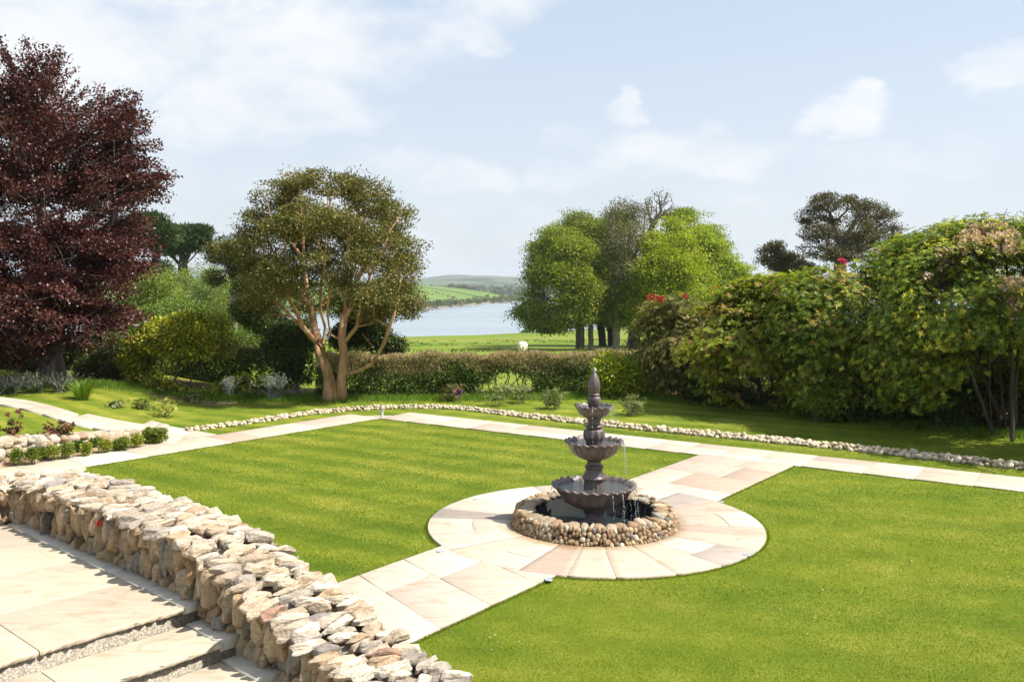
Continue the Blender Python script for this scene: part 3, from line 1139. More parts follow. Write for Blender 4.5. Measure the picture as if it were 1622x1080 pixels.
def stone_kit(n, sub, cuts=7, rough=0.13, boxy=0.55, seed=0):
    v0, f0 = ico(sub)
    kit = []
    lr = np.random.default_rng(seed)
    for i in range(n):
        d = unit(v0)
        e = 2 + boxy * 3 * lr.uniform(0.4, 1)
        r = 1.0 / (np.abs(d) ** e).sum(1) ** (1 / e)
        p = d * r[:, None]
        for _ in range(cuts):
            nn = unit(lr.standard_normal(3))
            h = lr.uniform(0.60, 0.98)
            dd = p @ nn - h
            p = p - np.where(dd > 0, dd, 0)[:, None] * nn * 0.92
        off = lr.uniform(0, 50, 3)
        nz = np.array([mnoise.fractal(Vector(q * 1.3 + off), 0.75, 2.1, 5) for q in d])
        p = p * (1 + rough * nz)[:, None]
        p /= np.abs(p).max(0)
        kit.append(p)
    return kit, f0


def frame(a, n):
    """rotation matrix with local x along a, local z near n"""
    a = a / np.linalg.norm(a)
    y = np.cross(n, a)
    y /= np.linalg.norm(y)
    return np.stack([a, y, np.cross(a, y)], 1)


def put(mb, kit, c, M, size, col):
    ks, f = kit
    p = ks[rng.integers(0, len(ks))]
    p = p * rng.choice([-1, 1], 3)[None] if False else p
    mb.add((p * (np.asarray(size) / 2)) @ M.T + c, f, col)


def rotj(M, amt):
    a = rng.normal(0, amt, 3)
    cx_, sx_ = math.cos(a[0]), math.sin(a[0])
    cy_, sy_ = math.cos(a[1]), math.sin(a[1])
    cz_, sz_ = math.cos(a[2]), math.sin(a[2])
    Rx = np.array([[1, 0, 0], [0, cx_, -sx_], [0, sx_, cx_]])
    Ry = np.array([[cy_, 0, sy_], [0, 1, 0], [-sy_, 0, cy_]])
    Rz = np.array([[cz_, -sz_, 0], [sz_, cz_, 0], [0, 0, 1]])
    return M @ Rx @ Ry @ Rz


STONE = stone_mat('field_stone', 1.0, 0.85, 7.0)
STONE_S = stone_mat('pebble_stone', 0.5, 0.7, 14.0)
MORTAR = plain_mat('mortar', (0.25, 0.20, 0.145), 0.95, 20, 0.35, 0.6)
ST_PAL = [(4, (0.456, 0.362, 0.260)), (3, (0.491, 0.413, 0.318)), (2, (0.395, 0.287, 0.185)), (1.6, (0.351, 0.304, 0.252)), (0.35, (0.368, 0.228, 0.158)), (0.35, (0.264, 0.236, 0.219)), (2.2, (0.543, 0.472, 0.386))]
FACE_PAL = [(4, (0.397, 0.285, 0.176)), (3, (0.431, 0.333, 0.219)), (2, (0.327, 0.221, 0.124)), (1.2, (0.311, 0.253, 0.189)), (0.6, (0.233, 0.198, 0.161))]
KIT = stone_kit(26, 4, 14, 0.16, 0.8, 11)
KIT_M = stone_kit(14, 2, 6, 0.10, 0.35, 12)
KIT_S = stone_kit(12, 2, 3, 0.07, 0.15, 13)

# terrace wall: centre line in (s, t), top height per arc length
wall = thing('stone_wall', 'thick rough fieldstone wall sloping down beside the terrace steps', 'wall', (*ST(-7.5, 4.5), 0))
WT = 0.76
cl = [ST(-2.6, 4.44)]
for s in np.arange(-2.8, -11.0, -0.2):
    cl.append(ST(s, 4.44))
for a in np.linspace(0, math.pi / 2, 7):
    cl.append(ST(-11.05 - 0.55 * math.sin(a), 3.89 + 0.55 * math.cos(a)))
for t_ in np.arange(3.7, -2.2, -0.25):
    cl.append(ST(-11.6, t_))
cl = np.array(cl)
arc = np.concatenate([[0], np.cumsum(np.linalg.norm(np.diff(cl, axis=0), axis=1))])


def cl_at(q):
    p = np.array([np.interp(q, arc, cl[:, 0]), np.interp(q, arc, cl[:, 1])])
    p2 = np.array([np.interp(q + 0.05, arc, cl[:, 0]), np.interp(q + 0.05, arc, cl[:, 1])])
    p1 = np.array([np.interp(q - 0.05, arc, cl[:, 0]), np.interp(q - 0.05, arc, cl[:, 1])])
    d = unit(p2 - p1)
    return p, d, np.array([d[1], -d[0]])       # point, direction (towards the far end), normal pointing to the lawn side


def top_h(q):
    # arc 0 is the low end next to the bottom of the steps
    return np.interp(q, [0, 2.1, 3.64, 4.6, 5.2, 8.0, 9.2, 10.5, 14], [0.30, 0.745, 1.08, 1.33, 1.39, 1.38, 1.30, 1.13, 1.0])


def foot_h(q):
    return np.interp(q, [0, 1.3, 4.55, 4.6, 20], [0.0, 0.0, 0.74, 0.88, 0.88])


# the lawn side must be on +t: check the sign of the normal
_p, _d, _n = cl_at(3.0)
SGN = 1.0 if _n @ e2 > 0 else -1.0
core = MB()
qs = np.linspace(0.05, arc[-1] - 0.05, 90)
rows = []
for q in qs:
    p, d, n = cl_at(q)
    n = n * SGN
    h = top_h(q) - 0.075
    i_, o_ = p - n * (WT / 2 - 0.09), p + n * (WT / 2 - 0.09)
    rows.append([np.append(i_, -0.02), np.append(i_, h - 0.03), np.append(p, h + 0.02), np.append(o_, h - 0.03), np.append(o_, -0.02)])
P = np.array(rows)
I = np.arange(P.shape[0] * 5).reshape(-1, 5)
core.add(P.reshape(-1, 3), np.stack([I[:-1, :-1], I[:-1, 1:], I[1:, 1:], I[1:, :-1]], -1).reshape(-1, 4))
core.build('core', MORTAR, wall)
fm, tm = MB(), MB()
for side in (-1, 1):
    q = 0.05
    while q < arc[-1] - 0.1:
        if side == 1 and q > 11.5:
            break
        wd = rng.uniform(0.075, 0.155)
        p, d, n = cl_at(q + wd / 2)
        n = n * SGN
        z = (foot_h(q) if side < 0 else 0.0) - 0.03
        zt = top_h(q) - 0.06
        while z < zt:
            hh = rng.uniform(0.13, 0.32)
            if zt - z < 0.36:
                hh = zt - z + 0.04
            c = np.append(p + n * side * (WT / 2 - 0.085 + rng.normal(0, 0.018)), z + hh / 2)
            M = frame(np.array([0, 0, 1.0]), np.append(n * side, 0))
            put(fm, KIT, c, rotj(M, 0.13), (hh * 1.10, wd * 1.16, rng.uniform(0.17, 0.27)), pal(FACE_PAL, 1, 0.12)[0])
            z += hh * 0.97
        q += wd * 0.98
fm.build('face_stones', STONE, wall, smooth=True)
# cap: long stones laid across the wall in staggered ranks
nrank = 3
for r_ in range(nrank):
    q = rng.uniform(0, 0.1)
    off = ((r_ + 0.5) / nrank - 0.5) * (WT + 0.02)
    while q < arc[-1] - 0.05:
        wd = rng.uniform(0.06, 0.12)
        p, d, n = cl_at(q + wd / 2)
        n = n * SGN
        ln_ = rng.uniform(0.22, 0.38)
        slope = (top_h(q + 0.2) - top_h(q - 0.2)) / 0.4
        crown = 0.035 * (1 - (off / (WT / 2)) ** 2)
        c = np.append(p + n * (off + rng.normal(0, 0.03)), top_h(q) - 0.035 + crown + rng.normal(0, 0.014))
        ax = np.append(n * 0.93 + d * rng.normal(-0.12, 0.22), 0.0)
        ax[2] = slope * (ax[:2] @ d) - 0.10 * off / WT + rng.normal(0, 0.07)
        nr = np.append(-d * slope, 1.0) + np.append(d * rng.normal(0.25, 0.22), 0)
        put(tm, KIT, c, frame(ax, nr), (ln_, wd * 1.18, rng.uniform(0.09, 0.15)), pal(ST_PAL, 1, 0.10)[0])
        q += wd * 0.97
tm.build('coping_stones', STONE, wall, smooth=True)
# end face at the foot of the steps
# red pipe end poking out of the inner face
RED = plain_mat('red_plastic', (0.42, 0.035, 0.015), 0.4, 20, 0.1, 0.05)
pm = MB()
pc = W(158, 828, 9.02)
nn = np.append(-e2, 0)
pm.tube([pc - nn * 0.10, pc + nn * 0.03], 0.022, 16)
pm.tube([pc + nn * 0.025, pc + nn * 0.04], 0.029, 16)
tag(pm.build('pipe_end', RED, wall), 'red plastic pipe end poking out of the wall face')

# low retaining wall on the left
lwall = thing('stone_wall', 'low pale fieldstone retaining wall tapering down behind the row of box plants', 'wall', (*LW0, 0))
fm = MB()
Ld = unit(LW1 - LW0)
Ln = np.array([Ld[1], -Ld[0]])
LL = np.linalg.norm(LW1 - LW0) + 0.2
cm = MB()
q = -2.0
while q < LL - 0.3:
    wd = rng.uniform(0.14, 0.24)
    p = LW0 + Ld * (q + wd / 2)
    zt = 0.60 * (1 - max(0, q - 1.0) / (LL - 0.6)) + 0.06
    z = -0.03
    while z < zt - 0.07:
        hh = rng.uniform(0.13, 0.26)
        if zt - z < 0.3:
            hh = zt - z
        put(fm, KIT_M, np.append(p + Ln * (0.12 + rng.normal(0, 0.015)), z + hh / 2), rotj(frame(np.array([0, 0, 1.0]), np.append(Ln, 0)), 0.12), (hh * 1.12, wd * 1.15, 0.24), pal(ST_PAL, 1, 0.1)[0])
        z += hh * 0.97
    put(fm, KIT_M, np.append(p - Ln * 0.06, zt - 0.03), rotj(frame(np.append(Ln, 0), np.array([0, 0, 1.0])), 0.15), (0.36, wd * 1.15, 0.13), pal(ST_PAL, 1, 0.1)[0])
    cm.box(np.append(p - Ln * 0.04, zt / 2 - 0.05), (wd * 1.3, 0.22, zt - 0.02), math.atan2(Ld[1], Ld[0]))
    q += wd * 0.97
fm.build('face_stones', STONE, lwall, smooth=True)
cm.build('core', MORTAR, lwall)

# soil bed in front of it
bm_ = MB()
ua, ub = G(0, 743)[:2], G(258, 701.5)[:2]
bq = [a0 + lnr * (lw + 0.02) + ldir * 3, G(256, 702)[:2], G(222, 691.5)[:2], LW0 + Ln * 0.1 - Ld * 1.5]
nb_ = 24
top = [np.append(bq[0] + (bq[1] - bq[0]) * t, 0.015) for t in np.linspace(0, 1, nb_)]
mid = [np.append((bq[0] + (bq[1] - bq[0]) * t + bq[3] + (bq[2] - bq[3]) * t) / 2, 0.07 + rng.normal(0, 0.015)) for t in np.linspace(0, 1, nb_)]
bot = [np.append(bq[3] + (bq[2] - bq[3]) * t, 0.05) for t in np.linspace(0, 1, nb_)]
P = np.array([top, mid, bot])
I = np.arange(3 * nb_).reshape(3, nb_)
bm_.add(P.reshape(-1, 3), np.stack([I[:-1, :-1], I[:-1, 1:], I[1:, 1:], I[1:, :-1]], -1).reshape(-1, 4))
tag(bm_.build('soil_bed', plain_mat('bed_soil', (0.33, 0.22, 0.13), 0.95, 16, 0.4, 0.8), smooth=True), kind='structure')

# long curved cobble edging
km = MB()
kp = np.array([G(u, v, 0.05) for u, v in ((298, 680), (345, 674), (400, 667), (450, 659.5), (500, 652.3), (550, 647.5), (605, 645), (650, 643.5), (700, 644), (740, 646.5), (800, 653.5), (860, 660.5), (900, 664.5), (1000, 675), (1153, 689), (1268, 700.5), (1383, 711.5), (1498, 724.5), (1622, 738), (1720, 749), (1850, 764))])
ka = np.concatenate([[0], np.cumsum(np.linalg.norm(np.diff(kp, axis=0), axis=1))])
COB_PAL = [(4, (0.526, 0.444, 0.310)), (3, (0.560, 0.491, 0.365)), (2, (0.441, 0.348, 0.227)), (1, (0.356, 0.301, 0.220))]
q = 0
while q < ka[-1]:
    p = np.array([np.interp(q, ka, kp[:, i]) for i in range(2)])
    p2 = np.array([np.interp(q + 0.1, ka, kp[:, i]) for i in range(2)])
    d = unit(p2 - p + 1e-9)
    n = np.array([-d[1], d[0]])
    wdt = np.interp(q, [0, 8, 14, 40], [0.07, 0.10, 0.15, 0.18])
    csz = np.interp(q, [0, 8, 14, 40], [0.6, 0.7, 0.85, 0.95])
    for r_ in (-1, 0, 1):
        sz = rng.uniform(0.10, 0.19) * csz
        c = np.append(p + n * r_ * wdt + rng.normal(0, 0.015, 2), 0.03 + (0.045 if r_ == 0 else 0) + rng.normal(0, 0.012))
        put(km, KIT_S, c, rotj(np.eye(3), 0.5) @ frame(np.append(n, 0.1), np.array([0, 0, 1.0])), (sz * 1.25, sz, sz * 0.8), pal(COB_PAL, 1, 0.1)[0])
    q += rng.uniform(0.10, 0.14) * csz
tag(km.build('cobble_edging', STONE_S, smooth=True), 'long curving row of pale cobbles edging the upper lawn', 'edging')

# ------------------------------------------------------------------ pool ring
pool = thing('fountain_pool', 'low round pool rimmed with small rounded cobbles under the fountain', 'pool', (FC[0], FC[1], 0))
ring, rim, cr = MB(), MB(), MB()
RING_PAL = [(3, (0.30, 0.205, 0.115)), (3, (0.37, 0.265, 0.15)), (2.5, (0.22, 0.15, 0.085)), (1.2, (0.17, 0.155, 0.135)), (1.6, (0.44, 0.345, 0.22)), (0.8, (0.33, 0.19, 0.09)), (0.7, (0.50, 0.43, 0.32))]
RH = 0.235
for k in range(4):
    z = 0.045 + k * 0.058
    Rr = 1.238 - k * 0.024
    a = rng.uniform(0, 1)
    end = a + 2 * math.pi
    while a < end - 0.03:
        wd = rng.uniform(0.04, 0.088)
        hh = rng.uniform(0.06, 0.105)
        ca, sa = math.cos(a), math.sin(a)
        n = np.array([ca, sa, 0.35])
        put(ring, KIT_S, np.array([FC[0] + Rr * ca, FC[1] + Rr * sa, z + rng.normal(0, 0.016)]), rotj(frame(np.array([0, 0, 1.0]) - 0.35 * np.array([ca, sa, 0]), n), 0.25), (hh * 1.12, wd * 1.14, 0.10), pal(RING_PAL, 1, 0.14)[0])
        a += wd / Rr * 0.98
RIM_PAL = [(2, (0.24, 0.17, 0.10)), (3, (0.340, 0.264, 0.170)), (2, (0.391, 0.315, 0.212)), (1, (0.306, 0.187, 0.102)), (1, (0.230, 0.212, 0.170))]
a = 0
while a < 2 * math.pi - 0.03:
    wd = rng.uniform(0.09, 0.2)
    ca, sa = math.cos(a), math.sin(a)
    r_ = 1.045 + rng.normal(0, 0.012)
    put(rim, KIT_M, np.array([FC[0] + r_ * ca, FC[1] + r_ * sa, RH - 0.01 + rng.normal(0, 0.008)]), rotj(frame(np.array([ca, sa, -0.12]), np.array([0, 0, 1.0])), 0.08), (0.30, wd * 1.16, 0.085), pal(RIM_PAL, 1, 0.14)[0])
    a += wd / 1.05 * 0.97
ring.build('cobble_face', STONE_S, pool, smooth=True)
rim.build('rim_stones', STONE_S, pool, smooth=True)
cr.lathe([(1.205, 0.0), (1.13, RH - 0.065), (0.95, RH - 0.065)], 72, (FC[0], FC[1], 0))
cr.build('core', MORTAR, pool)
lin = MB()
lin.lathe([(0.95, RH - 0.025), (0.925, RH - 0.03), (0.925, -0.22), (0.0, -0.22)], 72, (FC[0], FC[1], 0))
LINER = plain_mat('pool_liner', (0.012, 0.013, 0.014), 0.75, 5, 0.2, 0.1, spec=0.2)
lin.build('liner', LINER, pool, smooth=False)
m, nt, b = new_mat('pool_water')
co = geopos(nt)
rip = noise(nt, co, 9.0, 3, 0.5, 1.2)
b.inputs['Base Color'].default_value = (0.018, 0.028, 0.032, 1)
b.inputs['Roughness'].default_value = 0.06
b.inputs['IOR'].default_value = 1.33
bp = nd(nt, 'ShaderNodeBump', {'Height': rip.outputs[0], 'Strength': 0.5, 'Distance': 0.03})
nt.links.new(bp.outputs[0], b.inputs['Normal'])
POOLW = m
pwm = MB()
pwm.lathe([(0.0, -0.06), (0.45, -0.06), (0.922, -0.06)], 72, (FC[0], FC[1], 0))
pwm.build('water_surface', POOLW, pool)
# ------------------------------------------------------------------ fountain
m, nt, b = new_mat('cast_stone')
co = objco(nt)
n1 = noise(nt, co, 5.0, 6, 0.62, 0.5)
n2 = noise(nt, co, 60.0, 4, 0.6)
c = ramp(nt, n1.outputs[0], [(0.3, (0.070, 0.053, 0.051)), (0.5, (0.115, 0.085, 0.080)), (0.72, (0.195, 0.160, 0.152))])
c = mixc(nt, 0.6, c, ramp(nt, n2.outputs[0], [(0.3, 0.75), (0.7, 1.2)]), 'MULTIPLY')
nt.links.new(c, b.inputs['Base Color'])
nt.links.new(ramp(nt, n1.outputs[0], [(0.35, 0.28), (0.65, 0.55)]), b.inputs['Roughness'])
bp = nd(nt, 'ShaderNodeBump', {'Height': n2.outputs[0], 'Strength': 0.35, 'Distance': 0.006})
nt.links.new(bp.outputs[0], b.inputs['Normal'])
CAST = m
m, nt, b = new_mat('bowl_water')
co = geopos(nt)
rip = noise(nt, co, 22.0, 3, 0.5, 1.0)
b.inputs['Base Color'].default_value = (0.055, 0.055, 0.045, 1)
b.inputs['Roughness'].default_value = 0.05
b.inputs['IOR'].default_value = 1.33
bp = nd(nt, 'ShaderNodeBump', {'Height': rip.outputs[0], 'Strength': 0.7, 'Distance': 0.015})
nt.links.new(bp.outputs[0], b.inputs['Normal'])
BOWLW = m
m, nt, b = new_mat('falling_water')
b.inputs['Base Color'].default_value = (0.92, 0.95, 0.97, 1)
b.inputs['Roughness'].default_value = 0.12
b.inputs['Transmission Weight'].default_value = 0.55
b.inputs['IOR'].default_value = 1.33
SPRAY = m

fo = thing('fountain', 'brown three tiered fountain with scalloped bowls and a bulb shaped finial', 'fountain', (FC[0], FC[1], -0.06))
cxyz = (FC[0], FC[1], 0.0)


def smooth_prof(pts, k=5):
    """Catmull-Rom through profile points"""
    p = np.array(pts, float)
    q = np.concatenate([[2 * p[0] - p[1]], p, [2 * p[-1] - p[-2]]])
    o = []
    for i in range(1, len(q) - 2):
        for t in np.linspace(0, 1, k, endpoint=False):
            o.append(0.5 * (2 * q[i] + (q[i + 1] - q[i - 1]) * t + (2 * q[i - 1] - 5 * q[i] + 4 * q[i + 1] - q[i + 2]) * t * t + (3 * q[i] - q[i - 1] - 3 * q[i + 1] + q[i + 2]) * t ** 3))
    o.append(p[-1])
    o = np.array(o)
    o[:, 0] = np.maximum(o[:, 0], 0.0)
    return o


def column(name, prof, lobes=0, lo=None, hi=None, amp=0.0):
    pr = smooth_prof(prof, 4)
    z = pr[:, 1]
    def rf(i, t):
        if not lobes:
            return np.ones_like(i * t)
        wgt = sstep(lo, lo + 0.03, z[i]) * (1 - sstep(hi - 0.03, hi, z[i]))
        return 1 + amp * wgt * (np.abs(np.cos(lobes * t / 2)) - 0.6)
    mb = MB()
    mb.lathe(pr, 96, cxyz, rf)
    return mb.build(name, CAST, fo, smooth=True)


def bowl(Rb, zr, zb, rb, lobes, depth_in, water_z):
    """scalloped bowl: outer skin, rolled wavy lip, inner skin"""
    H = zr - zb
    pr = smooth_prof([(rb, zb), (rb * 1.25, zb + 0.03 * H), (Rb * 0.50, zb + 0.14 * H), (Rb * 0.72, zb + 0.38 * H), (Rb * 0.83, zb + 0.64 * H), (Rb * 0.91, zb + 0.84 * H), (Rb * 0.985, zr - 0.05 * H), (Rb * 1.01, zr), (Rb * 0.995, zr + 0.055 * H), (Rb * 0.94, zr + 0.05 * H), (Rb * 0.87, zr - 0.06 * H), (Rb * 0.80, zr - 0.22 * H), (Rb * 0.5, zr - depth_in), (0.03, zr - depth_in * 1.05)], 5)
    m_ = len(pr)
    frac = np.clip(pr[:, 0] / Rb, 0, 1.02)
    def rf(i, t):
        wgt = sstep(0.35, 1.0, frac[i])
        return 1 + wgt * 0.022 * np.cos(lobes * t)
    def zf(i, t):
        wgt = sstep(0.80, 1.0, frac[i])
        return wgt * (0.009 + 0.016 * H) * np.cos(lobes * t) * np.ones_like(i * 1.0)
    mb = MB()
    mb.lathe(pr, lobes * 12, cxyz, rf, zf)
    o = mb.build('bowl', CAST, fo, smooth=True)
    wmb = MB()
    rw = Rb * 0.86
    wmb.lathe([(0.05, water_z), (rw * 0.5, water_z), (rw, water_z)], 64, cxyz)
    wmb.build('water_surface', BOWLW, o)
    o['label'] = None or 'bowl'
    del o['label']
    return o


column('pedestal', [(0.25, -0.20), (0.25, -0.03), (0.245, 0.0), (0.215, 0.02), (0.16, 0.06), (0.135, 0.13), (0.14, 0.19), (0.165, 0.22), (0.165, 0.25), (0.13, 0.262)])
bowl(0.635, 0.60, 0.245, 0.14, 26, 0.15, 0.568)
column('lower_stem', [(0.165, 0.44), (0.16, 0.52), (0.152, 0.60), (0.15, 0.68), (0.178, 0.70), (0.182, 0.725), (0.165, 0.75), (0.14, 0.80), (0.128, 0.85), (0.142, 0.87), (0.142, 0.90), (0.112, 0.925), (0.108, 0.965), (0.125, 0.985)], 14, 0.47, 0.69, 0.09)
bowl(0.442, 1.265, 0.985, 0.105, 22, 0.12, 1.238)
column('middle_stem', [(0.12, 1.17), (0.125, 1.25), (0.135, 1.29), (0.156, 1.34), (0.158, 1.40), (0.14, 1.45), (0.105, 1.475), (0.135, 1.49), (0.135, 1.515), (0.10, 1.54), (0.092, 1.575), (0.106, 1.595), (0.104, 1.615)], 10, 1.26, 1.47, 0.12)
bowl(0.297, 1.81, 1.61, 0.085, 18, 0.08, 1.79)
column('upper_stem', [(0.07, 1.74), (0.085, 1.80), (0.102, 1.86), (0.103, 1.92), (0.09, 1.95), (0.075, 1.963), (0.088, 1.975), (0.088, 1.99), (0.076, 2.003)])
column('finial', [(0.074, 2.0), (0.084, 2.04), (0.094, 2.10), (0.088, 2.17), (0.064, 2.25), (0.035, 2.305), (0.018, 2.325), (0.0, 2.328)], 8, 2.02, 2.3, 0.06)
# bubbling jet on top
jm = MB()
v0, f0 = ico(2)
for _ in range(16):
    p = np.array([FC[0], FC[1], 2.325]) + rng.normal(0, 1, 3) * np.array([0.011, 0.011, 0.022]) + (0, 0, 0.03)
    jm.add(v0 * rng.uniform(0.007, 0.016) * np.array([1, 1, 1.3]) + p, f0)
jm.build('water_jet', SPRAY, fo, smooth=True)
# thin broken threads of falling water
sm = MB()
v1, f1 = ico(1)


def thread(ang, r0, z0, z1, k=1.0):
    vx = rng.uniform(0.05, 0.22)
    steps = np.linspace(0, 1, 26)
    for i, t in enumerate(steps):
        tt = t * math.sqrt(2 * (z0 - z1) / 9.81)
        r = r0 + vx * tt
        z = z0 - 4.905 * tt * tt
        if i < 6:
            ok, le = True, 0.022
        else:
            ok, le = rng.random() < 0.62, rng.uniform(0.008, 0.022)
        if not ok:
            continue
        p = np.array([FC[0] + r * math.cos(ang), FC[1] + r * math.sin(ang), z]) + rng.normal(0, 0.004, 3)
        sm.add(v1 * np.array([0.003 * k, 0.003 * k, le]) + p, f1)


for (R0, z0, z1, n, lb) in ((0.30, 1.79, 1.235, 7, 18), (0.45, 1.24, 0.56, 14, 22), (0.64, 0.57, -0.05, 20, 26)):
    for _ in range(n):
        a = rng.normal(-0.25, 1.0) if rng.random() < 0.75 else rng.uniform(0, 6.28)
        a = (round(a * lb / (2 * math.pi)) + 0.0) * 2 * math.pi / lb + rng.normal(0, 0.015)
        thread(a, R0, z0, z1, rng.uniform(0.7, 1.3))
tag(sm.build('falling_water', SPRAY, fo, smooth=True), kind='stuff')

# ------------------------------------------------------------------ ground lights and bollard
STEEL = plain_mat('brushed_steel', (0.55, 0.56, 0.57), 0.3, 30, 0.1, 0.05, metal=1.0)
BEZEL = plain_mat('dull_steel', (0.36, 0.36, 0.35), 0.45, 30, 0.1, 0.05, metal=0.6)
GLASS = plain_mat('lamp_glass', (0.30, 0.36, 0.42), 0.12, 10, 0.1, 0.0)
for (u, v, lab) in ((869, 917.5, 'small round steel light set in the paving circle near the front path edge'),
                    (697, 873, 'small round steel light set where the front path meets the circle on its left'),
                    (1183, 878, 'small round steel light set in the right front rim of the paving circle'),
                    (1142, 794, 'small round steel light where the back path leaves the circle on its right'),
                    (754, 791, 'small round steel light set in the left back rim of the paving circle')):
    g = G(u, v, PZ + 0.005)
    t = thing('ground_light', lab, 'light', g, 'round lights set flush in the fountain paving')
    a = MB()
    a.lathe([(0.055, 0.0), (0.054, 0.004), (0.042, 0.005), (0.040, 0.003)], 24, (g[0], g[1], g[2]))
    a.build('bezel', BEZEL, t, smooth=True)
    a = MB()
    a.lathe([(0.0, 0.004), (0.041, 0.0035)], 24, (g[0], g[1], g[2]))
    a.build('lens', GLASS, t)
g = G(605, 661.5, 0.0)
bo = thing('bollard_light', 'short grey bollard light at the far corner of the square lawn', 'light', g)
a = MB()
a.lathe([(0.05, 0.0), (0.05, 0.005), (0.042, 0.02), (0.042, 0.19)], 20, g)
a.build('post', plain_mat('bollard_grey', (0.42, 0.40, 0.38), 0.5, 20, 0.1, 0.05), bo, smooth=False)
a = MB()
a.lathe([(0.036, 0.19), (0.036, 0.25)], 20, g)
a.build('lens', GLASS, bo)
a = MB()
a.lathe([(0.046, 0.25), (0.046, 0.285), (0.03, 0.30), (0, 0.302)], 20, g)
a.build('cap', STEEL, bo)
#PART2
# ================================================================== vegetation
BARK_GREY = bark_mat('grey_bark', (0.07, 0.06, 0.045), (0.20, 0.17, 0.13))
BARK_DARK = bark_mat('dark_bark', (0.025, 0.018, 0.015), (0.08, 0.06, 0.05))
BARK_CINN = bark_mat('cinnamon_bark', (0.26, 0.115, 0.035), (0.50, 0.29, 0.12), 3.5, 0.22, 0.3)
BARK_PALE = bark_mat('pale_bark', (0.20, 0.17, 0.12), (0.42, 0.37, 0.28))
TWIG = bark_mat('twig_bark', (0.11, 0.085, 0.06), (0.26, 0.21, 0.15))


def pblobs(lst, d):
    """crown volumes given as they appear from the viewpoint: (u, v, ru, rv, dd) at distance d + dd"""
    o = []
    for b in lst:
        u, v, ru, rv = b[:4]
        dd = b[4] if len(b) > 4 else 0.0
        k = (d + dd) / FPX
        dep = b[5] if len(b) > 5 else 0.85
        o.append((W(u, v, d + dd), np.array([ru * k, ru * k * dep, rv * k])))
    return o


def tree(name, label, base, trunks, blobs, ntips, per, rad, L, Wd, palette, bark, lmat=None, group=None, inner=0.55, cut=0.1, nscale=0.5,
         up=0.9, droop=0.1, lo=-1.0, flare=0.5, tip_r=0.012, extra=0, wig=0.1, bend=0.1, minr=0.0, cat='tree', k_path=0.35, crown='crown', jitter=0.12):
    t = thing(name, label, cat, base, group)
    tips = shell_points(blobs, ntips, inner, cut, nscale, lo)
    ch = skeleton(trunks, tips, wig=wig, bend=bend, tip_r=tip_r, k_path=k_path)
    flare_base(ch, base[2], flare, 0.6)
    limb_mesh(ch, minr=minr).build('trunk', bark, t, smooth=True)
    cen = tips
    if extra:
        cen = np.concatenate([tips, shell_points(blobs, extra, inner, cut, nscale, lo)])
    mb = MB()
    mid = np.mean([b[0] for b in blobs], axis=0)
    clumps(mb, cen, per, rad, L, Wd, palette, up=up, droop=droop, out_from=mid, jitter=jitter)
    mb.build(crown, lmat or LEAF, t)
    return t, cen, ch


def Wl(pts, d, dd=None):
    return [W(u, v, d + (0 if dd is None else dd[i])) for i, (u, v) in enumerate(pts)]


# ---- copper beech, left
dB = 29.0
bb = W(85, 0, dB)
bb = np.array([bb[0], dB, zgf(bb[0], dB) - 0.05])
P_BEECH = [(4, (0.074, 0.020, 0.023)), (3, (0.114, 0.031, 0.033)), (2, (0.046, 0.016, 0.019)), (1.2, (0.168, 0.059, 0.052)), (0.5, (0.214, 0.119, 0.101))]
bl = pblobs([(40, 128, 62, 44), (85, 160, 80, 50), (150, 180, 50, 34), (120, 215, 80, 50), (178, 205, 42, 24, -.5), (198, 245, 36, 24, -.4), (214, 290, 38, 22, -.4), (236, 280, 30, 9, 0), (202, 350, 46, 34, -.4), (162, 260, 58, 40, -0.5), (-30, 150, 60, 60), (60, 240, 130, 70), (186, 285, 50, 32, -0.5), (150, 300, 95, 48, -1), (60, 330, 160, 70),
             (168, 385, 60, 45, -0.5), (120, 400, 110, 60, -1.5), (20, 420, 130, 75, -1.2), (140, 460, 66, 45, -1), (70, 490, 130, 55, -2), (165, 500, 40, 28, 0.3), (-20, 530, 110, 45, -1), (122, 512, 60, 32, -1),
             (0, 545, 80, 30, -1.0), (-90, 560, 90, 40, -1), (-140, 260, 150, 150), (-150, 440, 150, 100), (10, 220, 110, 70, 3), (60, 400, 150, 120, 3.0)], dB)
tr = [(np.array([bb, W(84, 560, dB), W(82, 500, dB), W(70, 400, dB), W(50, 280, dB), W(42, 160, dB)]), 0.27),
      (np.array([W(83, 545, dB), W(110, 505, dB), W(150, 430, dB - 0.6), W(185, 330, dB - 0.5)]), 0.15),
      (np.array([W(83, 548, dB), W(55, 520, dB), W(0, 470, dB - 0.6), W(-90, 380, dB)]), 0.15)]
beech = thing('copper_beech', 'tall dark red copper beech filling the left edge above the path', 'tree', bb)
tips = shell_points(bl, 820, 0.62, 0.16, 0.6)
ch = skeleton(tr, tips, wig=0.10, bend=0.06, tip_r=0.010)
flare_base(ch, bb[2], 0.7, 0.7)
beech_limbs = limb_mesh(ch)
cen = np.concatenate([tips, shell_points(bl, 1150, 0.5, 0.18, 0.6)])
mb = MB()
mid = W(60, 420, dB)
